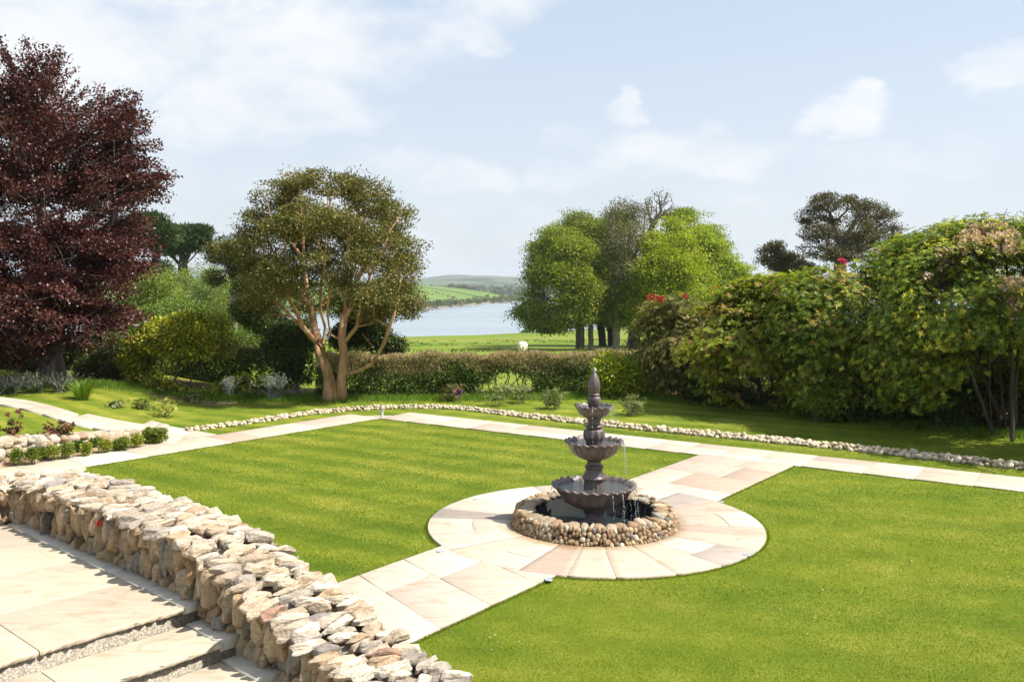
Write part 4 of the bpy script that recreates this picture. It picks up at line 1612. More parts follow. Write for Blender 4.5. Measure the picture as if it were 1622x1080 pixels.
# flat sprays that sweep outwards
n = 105
ci = np.repeat(np.arange(len(cen)), n)
o_ = cen - mid
o_[:, 2] = o_[:, 2] * 0.25 + 0.35 * np.abs(rng.standard_normal(len(cen)))
od = unit(o_ + 0.35 * rng.standard_normal(o_.shape))
sd_ = unit(np.cross(od, np.array([0, 0, 1.0])))
ln_ = rng.uniform(-0.75, 0.75, len(ci))
sw = rng.normal(0, 0.20, len(ci))
Pp = cen[ci] + od[ci] * ln_[:, None] + sd_[ci] * sw[:, None]
Pp[:, 2] += rng.normal(0, 0.07, len(ci)) - 0.16 * (ln_ + 0.2) ** 2
cl_ = pal(P_BEECH, len(ci), 0.22) * (1 + 0.2 * rng.standard_normal((len(cen), 1)))[ci]
leaves(mb, Pp, od[ci] + 0.7 * rng.standard_normal((len(ci), 3)), rand_dirs(len(ci), 1.5), rng.uniform(0.08, 0.14, len(ci)), rng.uniform(0.05, 0.085, len(ci)), np.clip(cl_, 0.003, 0.5))
mb.build('crown', leaf_mat('beech_foliage', 0.22, 0.42, 0.45), beech)
# pale bare twigs showing in front of the foliage
mb = beech_limbs
tw = shell_points(bl, 520, 0.85, 0.0, 0.5)
for p in tw:
    if p[2] > 10.2:
        continue
    d = unit(np.append((p - mid)[:2], abs(rng.normal(0.5, 0.5)))) + 0.3 * rng.standard_normal(3)
    l = rng.uniform(0.5, 1.1)
    mb.tube([p - d * l * 0.7, p - d * l * 0.2 + rng.normal(0, 0.04, 3), p + d * l * 0.4], [0.014, 0.011, 0.005], 4, cap=False)
mb.build('trunk', bark_mat('beech_bark', (0.075, 0.055, 0.048), (0.24, 0.20, 0.175)), beech, smooth=True)

# ---- myrtle with cinnamon stems
dM = 27.8
mbase = G(535, 634)
mbase[2] = -0.05


def Z2(x, y):
    return 340 + x / 2.4, 230 + y / 2.4


def zl(pts, dd):
    return np.array([W(*Z2(x, y), dM + e) for (x, y), e in zip(pts, dd)])


BARK_MYR = bark_mat('myrtle_bark', (0.20, 0.095, 0.035), (0.48, 0.30, 0.15), 4.5, 0.35, 0.6)


tr = [(np.concatenate([[mbase + (-0.18, 0, 0)], zl([(432, 870), (392, 755), (335, 690), (275, 570), (232, 450), (205, 330)], [0, -.1, -.3, -.7, -1.0, -1.2])]), 0.20),
      (np.concatenate([[mbase + (0.14, 0, 0)], zl([(492, 800), (482, 730), (492, 650), (502, 540), (505, 450), (512, 330), (498, 250), (490, 170)], [0, 0, .1, .2, .3, .3, .4, .4])]), 0.19),
      (zl([(500, 870), (545, 858), (600, 830), (640, 760), (665, 690), (690, 620)], [0, -.3, -.6, -.8, -1, -1.1]), 0.10),
      (zl([(405, 770), (372, 640), (352, 560), (338, 440), (330, 270), (325, 150)], [-.1, .1, .4, .6, .8, .9]), 0.13),
      (zl([(486, 760), (540, 690), (556, 600), (590, 500), (640, 400), (670, 320)], [0, -.3, -.6, -.8, -1, -1]), 0.12),
      (zl([(412, 765), (420, 690), (402, 560), (420, 430), (425, 300)], [0, -.3, -.7, -.9, -1.0]), 0.10),
      (zl([(488, 745), (440, 720), (428, 640), (440, 520)], [0, -.4, -.9, -1.3]), 0.08),
      (zl([(330, 690), (290, 650), (240, 600), (180, 560)], [-.3, -.3, -.2, 0]), 0.06),
      (zl([(515, 830), (560, 790), (600, 765), (560, 715)], [0, -.4, -.6, -.7]), 0.05)]
bl = pblobs([(Z2(x, y) + (rx / 2.4, ry / 2.4, dd)) for x, y, rx, ry, dd in (
    (310, 130, 70, 62, 0), (230, 200, 80, 65, 0), (410, 150, 80, 60, -.6), (530, 150, 70, 50, 0), (590, 210, 90, 75, -.4), (150, 300, 65, 60, 0), (250, 330, 90, 70, -1.2), (360, 280, 90, 80, -1.6),
    (480, 290, 60, 50, -1.6), (690, 280, 65, 65, 0), (620, 350, 90, 80, -1.2), (725, 390, 60, 60, 0), (700, 480, 85, 70, -.6), (570, 430, 60, 45, -1.8), (400, 440, 60, 40, -1.9), (300, 450, 60, 45, -1.5),
    (150, 400, 60, 50, 0), (60, 400, 50, 40, .8), (190, 540, 85, 60, -.4), (170, 610, 55, 40, 0), (720, 580, 70, 65, -.2), (640, 560, 70, 60, -1.2), (740, 520, 50, 80, 0), (660, 640, 50, 35, -.4),
    (290, 560, 80, 45, -1.5), (430, 560, 50, 30, -1.8), (550, 570, 60, 36, -1.6), (630, 620, 70, 45, -1.0), (730, 630, 45, 40, -.2), (250, 480, 80, 50, -1.4), (300, 300, 120, 100, 1.6), (450, 350, 150, 110, 2.2), (610, 400, 130, 110, 1.9), (250, 500, 110, 80, 1.4), (450, 500, 140, 80, 2.0), (620, 570, 110, 70, 1.4), (160, 570, 70, 50, 0.8), (400, 590, 60, 36, 1.2), (470, 610, 60, 40, 1.4), (540, 630, 60, 36, 1.0), (600, 650, 50, 30, -.3), (330, 610, 50, 30, .9), (130, 470, 50, 50, .2), (350, 200, 110, 90, 1.6), (560, 280, 140, 110, 1.6), (240, 380, 110, 90, 1.6), (600, 500, 110, 90, 1.5), (480, 500, 60, 40, -1.4))], dM)
P_MYR = [(4, (0.125, 0.128, 0.026)), (3, (0.181, 0.167, 0.037)), (2, (0.086, 0.102, 0.024)), (1.2, (0.259, 0.221, 0.056)), (0.8, (0.276, 0.186, 0.067))]
myr, mc, ch = tree('myrtle_tree', 'broad domed tree with bare cinnamon orange stems beside the hedge gap', mbase, tr, bl, 1350, 46, (0.34, 0.34, 0.15), 0.085, 0.046, P_MYR, BARK_MYR, LEAF_DARK,
                   inner=0.45, cut=0.24, nscale=1.15, up=1.2, droop=0.0, tip_r=0.0105, extra=900, wig=0.18, bend=0.05, flare=0.55)


# ---- clump of big trees on the meadow
def Z4(x, y):
    return 800 + x / 3.6, 280 + y / 3.6


def clump_tree(name, label, x, vb, d, paths, blobs, nt, per, palette, bark, rad=(1.3, 1.3, 0.75), L=0.22, Wd=0.16, r0=0.42, **kw):
    u = 800 + x / 3.6
    b = W(u, 0, d)
    b = np.array([b[0], d, zgf(b[0], d) - 0.3])
    trs = []
    for i, pth in enumerate(paths):
        pts = [W(*Z4(px, py), d + e) for px, py, e in pth]
        if i == 0:
            pts = [b] + pts
        trs.append((np.array(pts), r0 if i == 0 else r0 * 0.5))
    bl = pblobs([Z4(q[0], q[1]) + (q[2] / 3.6, q[3] / 3.6) + tuple(q[4:]) for q in blobs], d)
    return tree(name, label, b, trs, bl, nt, per, rad, L, Wd, palette, bark, group='trees in the clump on the meadow', flare=0.7, **kw)


P_SYC = [(4, (0.183, 0.240, 0.023)), (3, (0.259, 0.296, 0.030)), (2, (0.118, 0.169, 0.020)), (1, (0.367, 0.321, 0.043))]
P_SYC2 = [(4, (0.157, 0.199, 0.021)), (3, (0.210, 0.239, 0.025)), (2, (0.112, 0.152, 0.018)), (1, (0.269, 0.265, 0.042))]
P_BRT = [(4, (0.267, 0.336, 0.018)), (3, (0.368, 0.395, 0.024)), (2, (0.174, 0.249, 0.017)), (1, (0.491, 0.439, 0.040))]
P_YEL = [(4, (0.277, 0.344, 0.026)), (3, (0.351, 0.385, 0.040)), (2, (0.189, 0.261, 0.024))]
P_DEEP = [(4, (0.089, 0.152, 0.022)), (3, (0.130, 0.200, 0.026)), (2, (0.057, 0.103, 0.017))]
CK = dict(rad=(1.05, 1.05, 0.5), L=0.19, Wd=0.135, jitter=0.09, inner=0.45, nscale=0.22, tip_r=0.03, up=1.2)
clump_tree('broadleaf_tree', 'wide green tree at the left end of the meadow clump', 425, 935, 82,
           [[(428, 870, 0), (420, 740, 0), (380, 560, 0), (320, 400, 0)], [(422, 800, 0), (330, 720, -1), (220, 690, -1.5), (140, 760, -2)], [(420, 740, 0), (470, 560, -.5), (460, 400, -1)], [(424, 830, 0), (360, 790, -2), (280, 810, -3)]],
           [(300, 350, 110, 62), (215, 420, 70, 55), (190, 500, 60, 60), (380, 420, 110, 80, -3), (250, 530, 100, 80, -1.5), (360, 560, 120, 80, -4), (200, 640, 90, 70, 0), (320, 660, 110, 80, -4), (140, 760, 62, 46, 0), (230, 760, 90, 60, -1.5), (340, 770, 90, 60, -3.5), (430, 770, 70, 60, -3), (450, 650, 90, 90, -3.5), (180, 830, 60, 26, -1), (290, 830, 80, 30, -2), (120, 700, 50, 50, 1), (100, 775, 60, 24, .5), (160, 850, 70, 16, -.5), (255, 862, 70, 16, -1.5), (345, 850, 60, 20, -2.5), (480, 440, 90, 90, -1), (320, 500, 120, 140, 4), (170, 580, 60, 60, 1)],
           640, 52, P_SYC, BARK_GREY, extra=560, cut=0.14, droop=0.25, **CK)
clump_tree('broadleaf_tree', 'dark green tree rising behind the broad left meadow tree', 560, 925, 92,
           [[(545, 840, 0), (530, 700, 0), (490, 500, 0), (450, 320, 0)], [(530, 720, 0), (580, 560, 0), (560, 380, 0)]],
           [(425, 250, 75, 55), (360, 290, 60, 40), (500, 240, 80, 55), (570, 230, 80, 50), (480, 330, 110, 80, -1.5), (640, 270, 90, 80, 2), (370, 370, 90, 70, 1), (560, 330, 110, 90, -1), (520, 450, 110, 90, -2), (600, 750, 130, 60), (690, 560, 110, 120, 2), (560, 600, 110, 90, -2), (520, 720, 110, 70, -2), (460, 800, 80, 50, 0), (620, 820, 90, 36, 0)],
           560, 52, P_SYC2, BARK_DARK, extra=480, cut=0.12, r0=0.4, **CK)
clump_tree('broadleaf_tree', 'slim pale trunked tree just right of the broad left meadow tree', 490, 932, 83,
           [[(488, 860, 0), (482, 760, 0), (500, 620, 0), (520, 470, 0)], [(486, 800, 0), (450, 700, -1), (420, 620, -2)]],
           [(520, 520, 70, 70), (480, 620, 80, 70, -1), (540, 680, 70, 60, -2), (490, 760, 80, 60, -2), (430, 560, 70, 60, -2), (560, 790, 60, 40, -1)],
           300, 50, P_SYC, BARK_PALE, extra=240, cut=0.14, r0=0.26, **CK)
# nearly leafless ash: a haze of fine grey brown twigs
P_BUD = [(3, (0.14, 0.125, 0.06)), (2, (0.19, 0.165, 0.09)), (2, (0.12, 0.13, 0.04))]
clump_tree('ash_tree', 'nearly bare grey ash in the middle of the meadow clump, fine twigs against the sky', 632, 938, 81.5,
           [[(635, 850, 0), (640, 740, 0), (660, 560, 0), (700, 400, 0), (720, 250, 0)], [(640, 680, 0), (620, 520, -.4), (610, 380, -.6), (620, 240, -.4)], [(660, 560, 0), (740, 440, .4), (790, 320, .6), (800, 200, .5)], [(650, 620, 0), (690, 500, -1), (680, 330, -1.2)]],
           [(680, 200, 95, 70), (600, 260, 60, 80), (760, 230, 80, 80), (700, 330, 110, 90, -2), (620, 420, 80, 90, -1), (760, 420, 80, 100, 0), (690, 520, 90, 70, -2), (640, 600, 60, 60, -1)],
           900, 9, P_BUD, bark_mat('ash_bark', (0.17, 0.15, 0.11), (0.36, 0.32, 0.24)), rad=(0.7, 0.7, 0.6), L=0.18, Wd=0.10, r0=0.34, inner=0.2, cut=0.0, tip_r=0.022, wig=0.14, bend=0.12)
clump_tree('dead_tree', 'bare branching treetop rising highest above the meadow clump', 700, 925, 88,
           [[(760, 700, 0), (800, 450, 0), (840, 280, 0), (890, 200, 0), (880, 130, 0)], [(840, 290, 0), (810, 190, 0), (800, 130, 0)], [(890, 230, 0), (940, 180, 0), (960, 150, 0)]],
           [(880, 120, 80, 50), (820, 170, 60, 55), (930, 180, 60, 45), (870, 220, 70, 40)],
           150, 3, P_BUD, BARK_GREY, rad=(0.4, 0.4, 0.4), L=0.14, Wd=0.08, r0=0.3, inner=0.1, cut=0.0, tip_r=0.03, wig=0.16, bend=0.1)
clump_tree('broadleaf_tree', 'fresh bright green tree on a thick dark trunk, right half of the meadow clump', 740, 935, 83,
           [[(738, 870, 0), (740, 780, 0), (800, 640, 0), (880, 480, 0), (930, 350, 0)], [(742, 800, 0), (700, 690, -1), (690, 580, -1)], [(790, 660, 0), (900, 620, -1.5), (1000, 560, -2)]],
           [(930, 310, 100, 60), (860, 390, 90, 70, -2), (1000, 390, 100, 60, -2), (930, 470, 120, 60, -4), (1050, 480, 90, 55, -2), (850, 540, 110, 70, -4), (980, 560, 120, 55, -4), (1090, 570, 90, 45, -1), (880, 630, 110, 60, -4), (1010, 660, 120, 55, -3), (1120, 650, 90, 50, -1), (760, 640, 100, 70, -2), (700, 730, 90, 60, -1), (800, 740, 110, 60, -3), (920, 740, 110, 60, -2), (640, 800, 70, 44, 0), (730, 820, 90, 36, -1.5), (830, 830, 90, 36, -1), (950, 500, 130, 160, 4)],
           700, 52, P_BRT, BARK_DARK, extra=620, cut=0.16, r0=0.5, **CK)
clump_tree('broadleaf_tree', 'yellow green tree with fanned boughs at the right end of the meadow clump', 1090, 930, 90,
           [[(1080, 800, 0), (1090, 600, 0), (1100, 450, 0), (1080, 320, 0)], [(1090, 640, 0), (1180, 540, 0), (1300, 490, 0), (1380, 488, 0)], [(1090, 600, 0), (1180, 420, 0), (1230, 330, 0)]],
           [(1010, 225, 80, 40), (1090, 230, 90, 45), (1150, 290, 90, 45), (1090, 320, 110, 55, -1.5), (1210, 340, 70, 40), (1160, 400, 110, 50, -2), (1250, 420, 75, 36), (1200, 470, 110, 40, -2.5), (1300, 460, 70, 26), (1350, 490, 65, 18), (1270, 520, 110, 34, -1), (1170, 540, 110, 45, -3), (1310, 570, 80, 26), (1220, 600, 120, 45, -2), (1330, 620, 70, 26, 0), (1200, 680, 140, 55, -1), (1300, 690, 90, 40), (1130, 430, 120, 160, 3)],
           640, 50, P_YEL, BARK_GREY, extra=560, cut=0.16, r0=0.42, **dict(CK, rad=(1.15, 1.15, 0.28)))
clump_tree('broadleaf_tree', 'dark leaning trunk with a narrow crown between the bright tree and the bare ash', 610, 922, 93,
           [[(606, 860, 0), (600, 740, 0), (610, 600, 0), (640, 450, 0)]],
           [(640, 480, 80, 90), (610, 640, 90, 70, -1), (680, 700, 90, 70, 0), (600, 780, 80, 50, 0)],
           220, 50, P_SYC2, BARK_DARK, extra=180, cut=0.15, r0=0.45, **CK)

# ---- umbrella cypresses, far left
P_CYP = [(4, (0.045, 0.077, 0.028)), (3, (0.071, 0.109, 0.036)), (1, (0.102, 0.134, 0.051))]


def Z7(x, y):
    return 200 + x / 4.5, 320 + y / 4.5


def cypress(label, d, paths, blobs, nt, r0, **kw):
    p0 = W(*Z7(*paths[0][0]), d)
    b = np.array([p0[0], d, zgf(p0[0], d) - 0.2])
    trs = [(np.array(([b] if i == 0 else []) + [W(*Z7(x, y), d) for x, y in pth]), r0 if i == 0 else r0 * 0.5) for i, pth in enumerate(paths)]
    bl = pblobs([Z7(q[0], q[1]) + (q[2] / 4.5, q[3] / 4.5) + tuple(q[4:]) for q in blobs], d)
    return tree('cypress_tree', label, b, trs, bl, nt, 80, (1.15, 1.15, 0.5), 0.42, 0.12, P_CYP, BARK_DARK, LEAF_DARK, group='flat topped cypresses beyond the garden', inner=0.25, cut=0.26, nscale=0.3, up=1.2, droop=-0.5, tip_r=0.035, k_path=0.2, **kw)


cypress('flat topped dark cypress with forked trunk between the copper beech and the cinnamon tree', 88,
        [[(410, 580), (405, 480), (400, 400), (380, 320)], [(400, 470), (340, 400), (250, 330), (180, 280)], [(405, 470), (470, 400), (540, 320), (600, 260)], [(405, 450), (440, 380), (480, 280)], [(375, 560), (340, 470), (280, 390)]],
        [(400, 230, 110, 26), (560, 225, 110, 28), (480, 270, 120, 24), (640, 265, 90, 22), (300, 270, 90, 26), (560, 310, 80, 20), (330, 330, 70, 20), (690, 250, 60, 20)], 260, 0.5, extra=330)
cypress('dark cypress with layered top touching the right side of the copper beech', 76,
        [[(230, 600), (220, 480), (200, 330), (190, 220)], [(220, 440), (300, 300), (320, 180)]],
        [(200, 140, 120, 32), (280, 130, 70, 20), (120, 190, 110, 36), (240, 210, 120, 30), (180, 270, 110, 30), (240, 480, 70, 30), (200, 540, 80, 40), (290, 500, 40, 18)], 260, 0.4, extra=300)
d = 46
p0 = W(*Z7(765, 780), d)
b = np.array([p0[0], d, zgf(p0[0], d) - 0.1])
trs = [(np.array([b] + [W(*Z7(x, y), d) for x, y in ((766, 780), (762, 680), (772, 590), (740, 520), (700, 430))]), 0.17), (np.array([W(*Z7(x, y), d) for x, y in ((772, 592), (820, 540), (880, 450))]), 0.08), (np.array([W(*Z7(x, y), d) for x, y in ((765, 580), (690, 560), (600, 575))]), 0.05)]
bl = pblobs([Z7(q[0], q[1]) + (q[2] / 4.5, q[3] / 4.5) for q in ((760, 260, 80, 36), (690, 330, 80, 34), (830, 350, 110, 50), (620, 400, 90, 30), (720, 430, 90, 34), (880, 430, 110, 50), (560, 500, 60, 22), (680, 510, 70, 24), (820, 280, 90, 44), (780, 500, 60, 24), (900, 520, 90, 40), (640, 560, 40, 14))], d)
tree('myrtle_tree', 'small dark topped tree with one pale trunk left of the cinnamon stemmed tree', b, trs, bl, 260, 60, (0.5, 0.5, 0.28), 0.11, 0.06, [(3, (0.08, 0.08, 0.022)), (2, (0.115, 0.105, 0.03)), (1, (0.055, 0.062, 0.02))], BARK_PALE, LEAF_DARK, inner=0.35, cut=0.24, nscale=0.8, tip_r=0.015, extra=160)

# ---- dark pines on the right skyline
def Z5(x, y):
    return 1000 + x / 2.511, 290 + y / 2.511


P_PINE = [(4, (0.089, 0.077, 0.029)), (3, (0.134, 0.108, 0.042)), (2, (0.059, 0.056, 0.023))]
d = 62
p0 = W(*Z5(830, 330), d)
b = np.array([p0[0], d, zgf(p0[0], d) - 0.2])
trs = [(np.array([b] + [W(*Z5(x, y), d) for x, y in ((830, 330), (830, 270), (820, 200), (790, 120))]), 0.42)] + [(np.array([W(*Z5(x, y), d) for x, y in q]), 0.14) for q in (
    ((830, 300), (880, 240), (960, 190), (1030, 140)), ((830, 280), (870, 200), (900, 130), (910, 90)), ((830, 310), (760, 270), (700, 240)), ((835, 310), (920, 270), (1010, 230)), ((825, 240), (760, 190), (720, 130)))]
bl = pblobs([Z5(q[0], q[1]) + (q[2] / 2.511, q[3] / 2.511) + tuple(q[4:]) for q in (
    (790, 75, 80, 28), (800, 125, 80, 36, -.5), (870, 135, 80, 34, -.6), (840, 220, 70, 36, .8), (880, 85, 80, 30), (720, 130, 55, 40), (960, 115, 70, 36), (1030, 160, 45, 50), (740, 200, 60, 40, -1), (820, 170, 70, 40, -2), (900, 190, 70, 40, -2), (1000, 230, 70, 40, -1), (760, 280, 80, 35, -1), (850, 280, 90, 35, -2), (940, 280, 90, 36, -1), (1060, 230, 30, 25), (700, 270, 40, 24), (880, 200, 120, 80, 3))], d)
tree('pine_tree', 'large dark pine with a rounded open crown on the skyline above the rhododendrons', b, trs, bl, 480, 46, (0.5, 0.5, 0.2), 0.17, 0.07, P_PINE, BARK_GREY, LEAF_DARK, inner=0.55, cut=0.19, nscale=0.45, up=1.2, tip_r=0.024, extra=140, bend=0.08)
d = 64
p0 = W(*Z5(600, 400), d)
b = np.array([p0[0], d, zgf(p0[0], d) - 0.2])
trs = [(np.array([b] + [W(*Z5(x, y), d) for x, y in ((602, 360), (590, 300), (585, 250))]), 0.22)]
bl = pblobs([Z5(q[0], q[1]) + (q[2] / 2.511, q[3] / 2.511) for q in ((580, 255, 36, 16), (545, 272, 30, 14), (605, 285, 40, 18), (560, 305, 46, 14), (635, 305, 40, 18), (590, 330, 46, 14), (680, 330, 44, 14), (640, 345, 60, 16), (700, 345, 40, 12))], d)
tree('pine_tree', 'small dark pine on the skyline to the left of the large rounded pine', b, trs, bl, 130, 60, (0.5, 0.5, 0.25), 0.17, 0.075, P_PINE, BARK_GREY, LEAF_DARK, inner=0.4, cut=0.1, nscale=0.35, up=1.2, tip_r=0.02, extra=60)

# ---- willows and soft green trees behind the left border
P_WIL = [(4, (0.171, 0.229, 0.028)), (3, (0.225, 0.272, 0.040)), (2, (0.132, 0.187, 0.025)), (1, (0.251, 0.266, 0.081))]
P_WIL2 = [(4, (0.120, 0.184, 0.020)), (3, (0.156, 0.216, 0.030)), (2, (0.084, 0.135, 0.018))]
for lab, d, u, bls, pp in (
        ('soft yellow green willow behind the left border, under the flat topped cypress', 62, 320, [(320, 448, 45, 28), (285, 465, 45, 34), (350, 470, 40, 34), (300, 500, 60, 30), (310, 510, 70, 35, -2), (370, 480, 25, 30)], P_WIL),
        ('drooping pale willow next to the right side of the copper beech', 50, 235, [(236, 438, 30, 28), (215, 470, 32, 36), (255, 485, 32, 34), (230, 515, 45, 30, -1), (205, 520, 30, 25)], P_WIL),
        ('low pale green tree at the right end of the willows', 70, 380, [(385, 500, 34, 26), (355, 515, 42, 26), (410, 525, 22, 14), (380, 540, 45, 14)], P_WIL),
        ('rounded mid green tree between the willows and the yellow leaved shrub', 44, 280, [(280, 515, 60, 32), (240, 530, 40, 28), (325, 522, 50, 30), (215, 540, 30, 24), (368, 528, 36, 26), (395, 540, 30, 18)], P_WIL2)):
    p0 = W(u, 500, d)
    b = np.array([p0[0], d, zgf(p0[0], d) - 0.2])
    trs = [(np.array([b, b + (0.1, 0, 1.2), W(u + 3, 500, d), W(u, 475 if d > 45 else 515, d)]), 0.18)]
    tree('willow_tree', lab, b, trs, pblobs(bls, d), 200, 75, (0.75, 0.75, 0.55), 0.17, 0.05, pp, BARK_PALE, inner=0.5, cut=0.06, nscale=0.3, droop=0.7, tip_r=0.02, extra=180, up=0.6, group='soft green trees behind the left border')

# ---- yellow leaved camellia and other border shrubs on the left
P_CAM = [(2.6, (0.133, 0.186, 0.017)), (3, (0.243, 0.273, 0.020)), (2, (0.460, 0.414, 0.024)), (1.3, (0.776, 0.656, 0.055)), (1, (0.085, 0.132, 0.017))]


def shrub(name, label, u, d, blobs, n, per, L, Wd, palette, group=None, kind='clump', nst=5, rad=(0.22, 0.22, 0.18), mat=None, inner=0.55, cut=0.05, bark=None, lift=0.25, r0=0.05, cat='shrub', up=0.9, droop=0.0, lo=-1.0, base_z=None):
    p0 = W(u, 500, d)
    b = np.array([p0[0], d, zgf(p0[0], d) - 0.03 if base_z is None else base_z])
    bl = pblobs(blobs, d)
    t = thing(name, label, cat, b, group)
    tips = shell_points(bl, max(14, n // 4), inner, cut, 0.6, lo)
    tops = np.array([q[0] for q in bl])
    trs = []
    for i in range(nst):
        tgt = tops[i % len(tops)]
        s0 = b + np.append(rng.normal(0, 0.12 + 0.03 * nst, 2) * (tgt[2] - b[2]) * 0.25, 0)
        trs.append((np.array([s0, s0 * 0.55 + tgt * 0.45 + rng.normal(0, 0.05, 3), tgt]), r0))
    ch = skeleton(trs, tips, wig=0.14, bend=0.08, tip_r=0.006)
    limb_mesh(ch).build('stems', bark or BARK_GREY, t, smooth=True)
    cen = np.concatenate([tips, shell_points(bl, n, inner, cut, 0.6, lo)])
    mid = np.mean(tops, axis=0)
    mb = MB()
    if kind == 'clump':
        clumps(mb, cen, per, rad, L, Wd, palette, up=up, droop=droop, out_from=mid)
    else:
        # shoots gather in spreading pads, layer over layer, with gaps between the layers
        pc = shell_points(bl, max(20, int(n / 8.5)), inner, cut + 0.05, 0.7, lo)
        k = 15
        ci = np.repeat(np.arange(len(pc)), k)
        po = unit(pc - mid)
        of = rng.standard_normal((len(ci), 3)) * np.array([0.23, 0.23, 0.06])
        of[:, 2] -= 0.35 * (of[:, :2] * po[ci, :2]).sum(1) + 0.25 * (of[:, :2] ** 2).sum(1)
        cen = pc[ci] + of + po[ci] * 0.05
        o = po[ci] * 0.6 + unit(of) * 0.35 + (0, 0, 0.8)
        ptone = 1 + 0.16 * rng.standard_normal((len(pc), 1))
        half = pal(palette, len(pc), 0.1)
        m_ = len(cen)
        tone = np.where(rng.random((m_, 1)) < 0.55, half[ci], pal(palette, m_, 0.12)) * ptone[ci]
        rosettes(mb, cen, o, per, L, Wd, palette, lift, tone=np.clip(tone, 0.004, 0.8))
    mb.build('foliage', mat or (LEAF_GLOSS if kind == 'clump' else LEAF_RH), t)
    return t, cen, bl


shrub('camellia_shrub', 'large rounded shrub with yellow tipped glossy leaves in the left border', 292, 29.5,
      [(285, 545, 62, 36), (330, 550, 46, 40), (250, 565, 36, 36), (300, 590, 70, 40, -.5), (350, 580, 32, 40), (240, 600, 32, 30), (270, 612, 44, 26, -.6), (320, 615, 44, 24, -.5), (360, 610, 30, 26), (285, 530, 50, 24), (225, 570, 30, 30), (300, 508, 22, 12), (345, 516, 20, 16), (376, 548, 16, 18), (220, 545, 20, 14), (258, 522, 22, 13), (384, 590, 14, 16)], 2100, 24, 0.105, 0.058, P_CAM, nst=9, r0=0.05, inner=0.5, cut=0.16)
P_HEDGE = [(4, (0.05, 0.08, 0.014)), (3, (0.075, 0.11, 0.018)), (2, (0.035, 0.055, 0.012)), (1, (0.12, 0.13, 0.03))]
shrub('evergreen_shrub', 'dark bushy shrub between the copper beech trunk and the yellow leaved shrub', 185, 30.5, [(190, 565, 40, 26), (160, 585, 40, 24), (215, 590, 32, 26), (190, 605, 50, 22), (150, 605, 36, 24), (225, 560, 30, 24)], 1000, 20, 0.09, 0.045, [(3, (0.08, 0.10, 0.02)), (2, (0.11, 0.12, 0.03)), (2, (0.05, 0.075, 0.016)), (1, (0.15, 0.12, 0.05))], nst=7)
shrub('evergreen_shrub', 'low dark shrub at the far left edge under the copper beech', 25, 33, [(30, 588, 42, 16), (-20, 590, 40, 18), (70, 585, 30, 18), (50, 575, 25, 14)], 420, 20, 0.09, 0.045, P_HEDGE, nst=6)
shrub('small_tree', 'small dark leaved tree leaning over the hedge gap left of the cinnamon stems', 471, 29.5, [(445, 535, 22, 14), (490, 545, 20, 16), (462, 560, 30, 16), (480, 585, 20, 20), (432, 552, 16, 10), (470, 530, 16, 10), (455, 590, 16, 16)], 480, 22, 0.095, 0.05, P_HEDGE, nst=1, r0=0.07, cat='tree')
shrub('evergreen_tree', 'dark green evergreen filling the space behind the left side of the cinnamon stems', 432, 40.0, [(420, 468, 36, 28), (450, 485, 36, 30), (400, 492, 30, 24), (465, 505, 26, 22), (430, 510, 36, 20), (395, 455, 22, 16)], 1100, 22, 0.12, 0.06, [(3, (0.06, 0.085, 0.018)), (2, (0.09, 0.115, 0.022)), (1, (0.04, 0.06, 0.014))], nst=4, r0=0.10, cat='tree', mat=LEAF_DARK, rad=(0.32, 0.32, 0.18))
shrub('evergreen_shrub', 'dark leafy mass behind the cinnamon stems, rising over the hedge', 600, 30.5, [(590, 530, 36, 28), (615, 545, 26, 24), (555, 535, 30, 22), (628, 540, 14, 16), (575, 512, 26, 18)], 800, 20, 0.09, 0.045, P_HEDGE, nst=4)


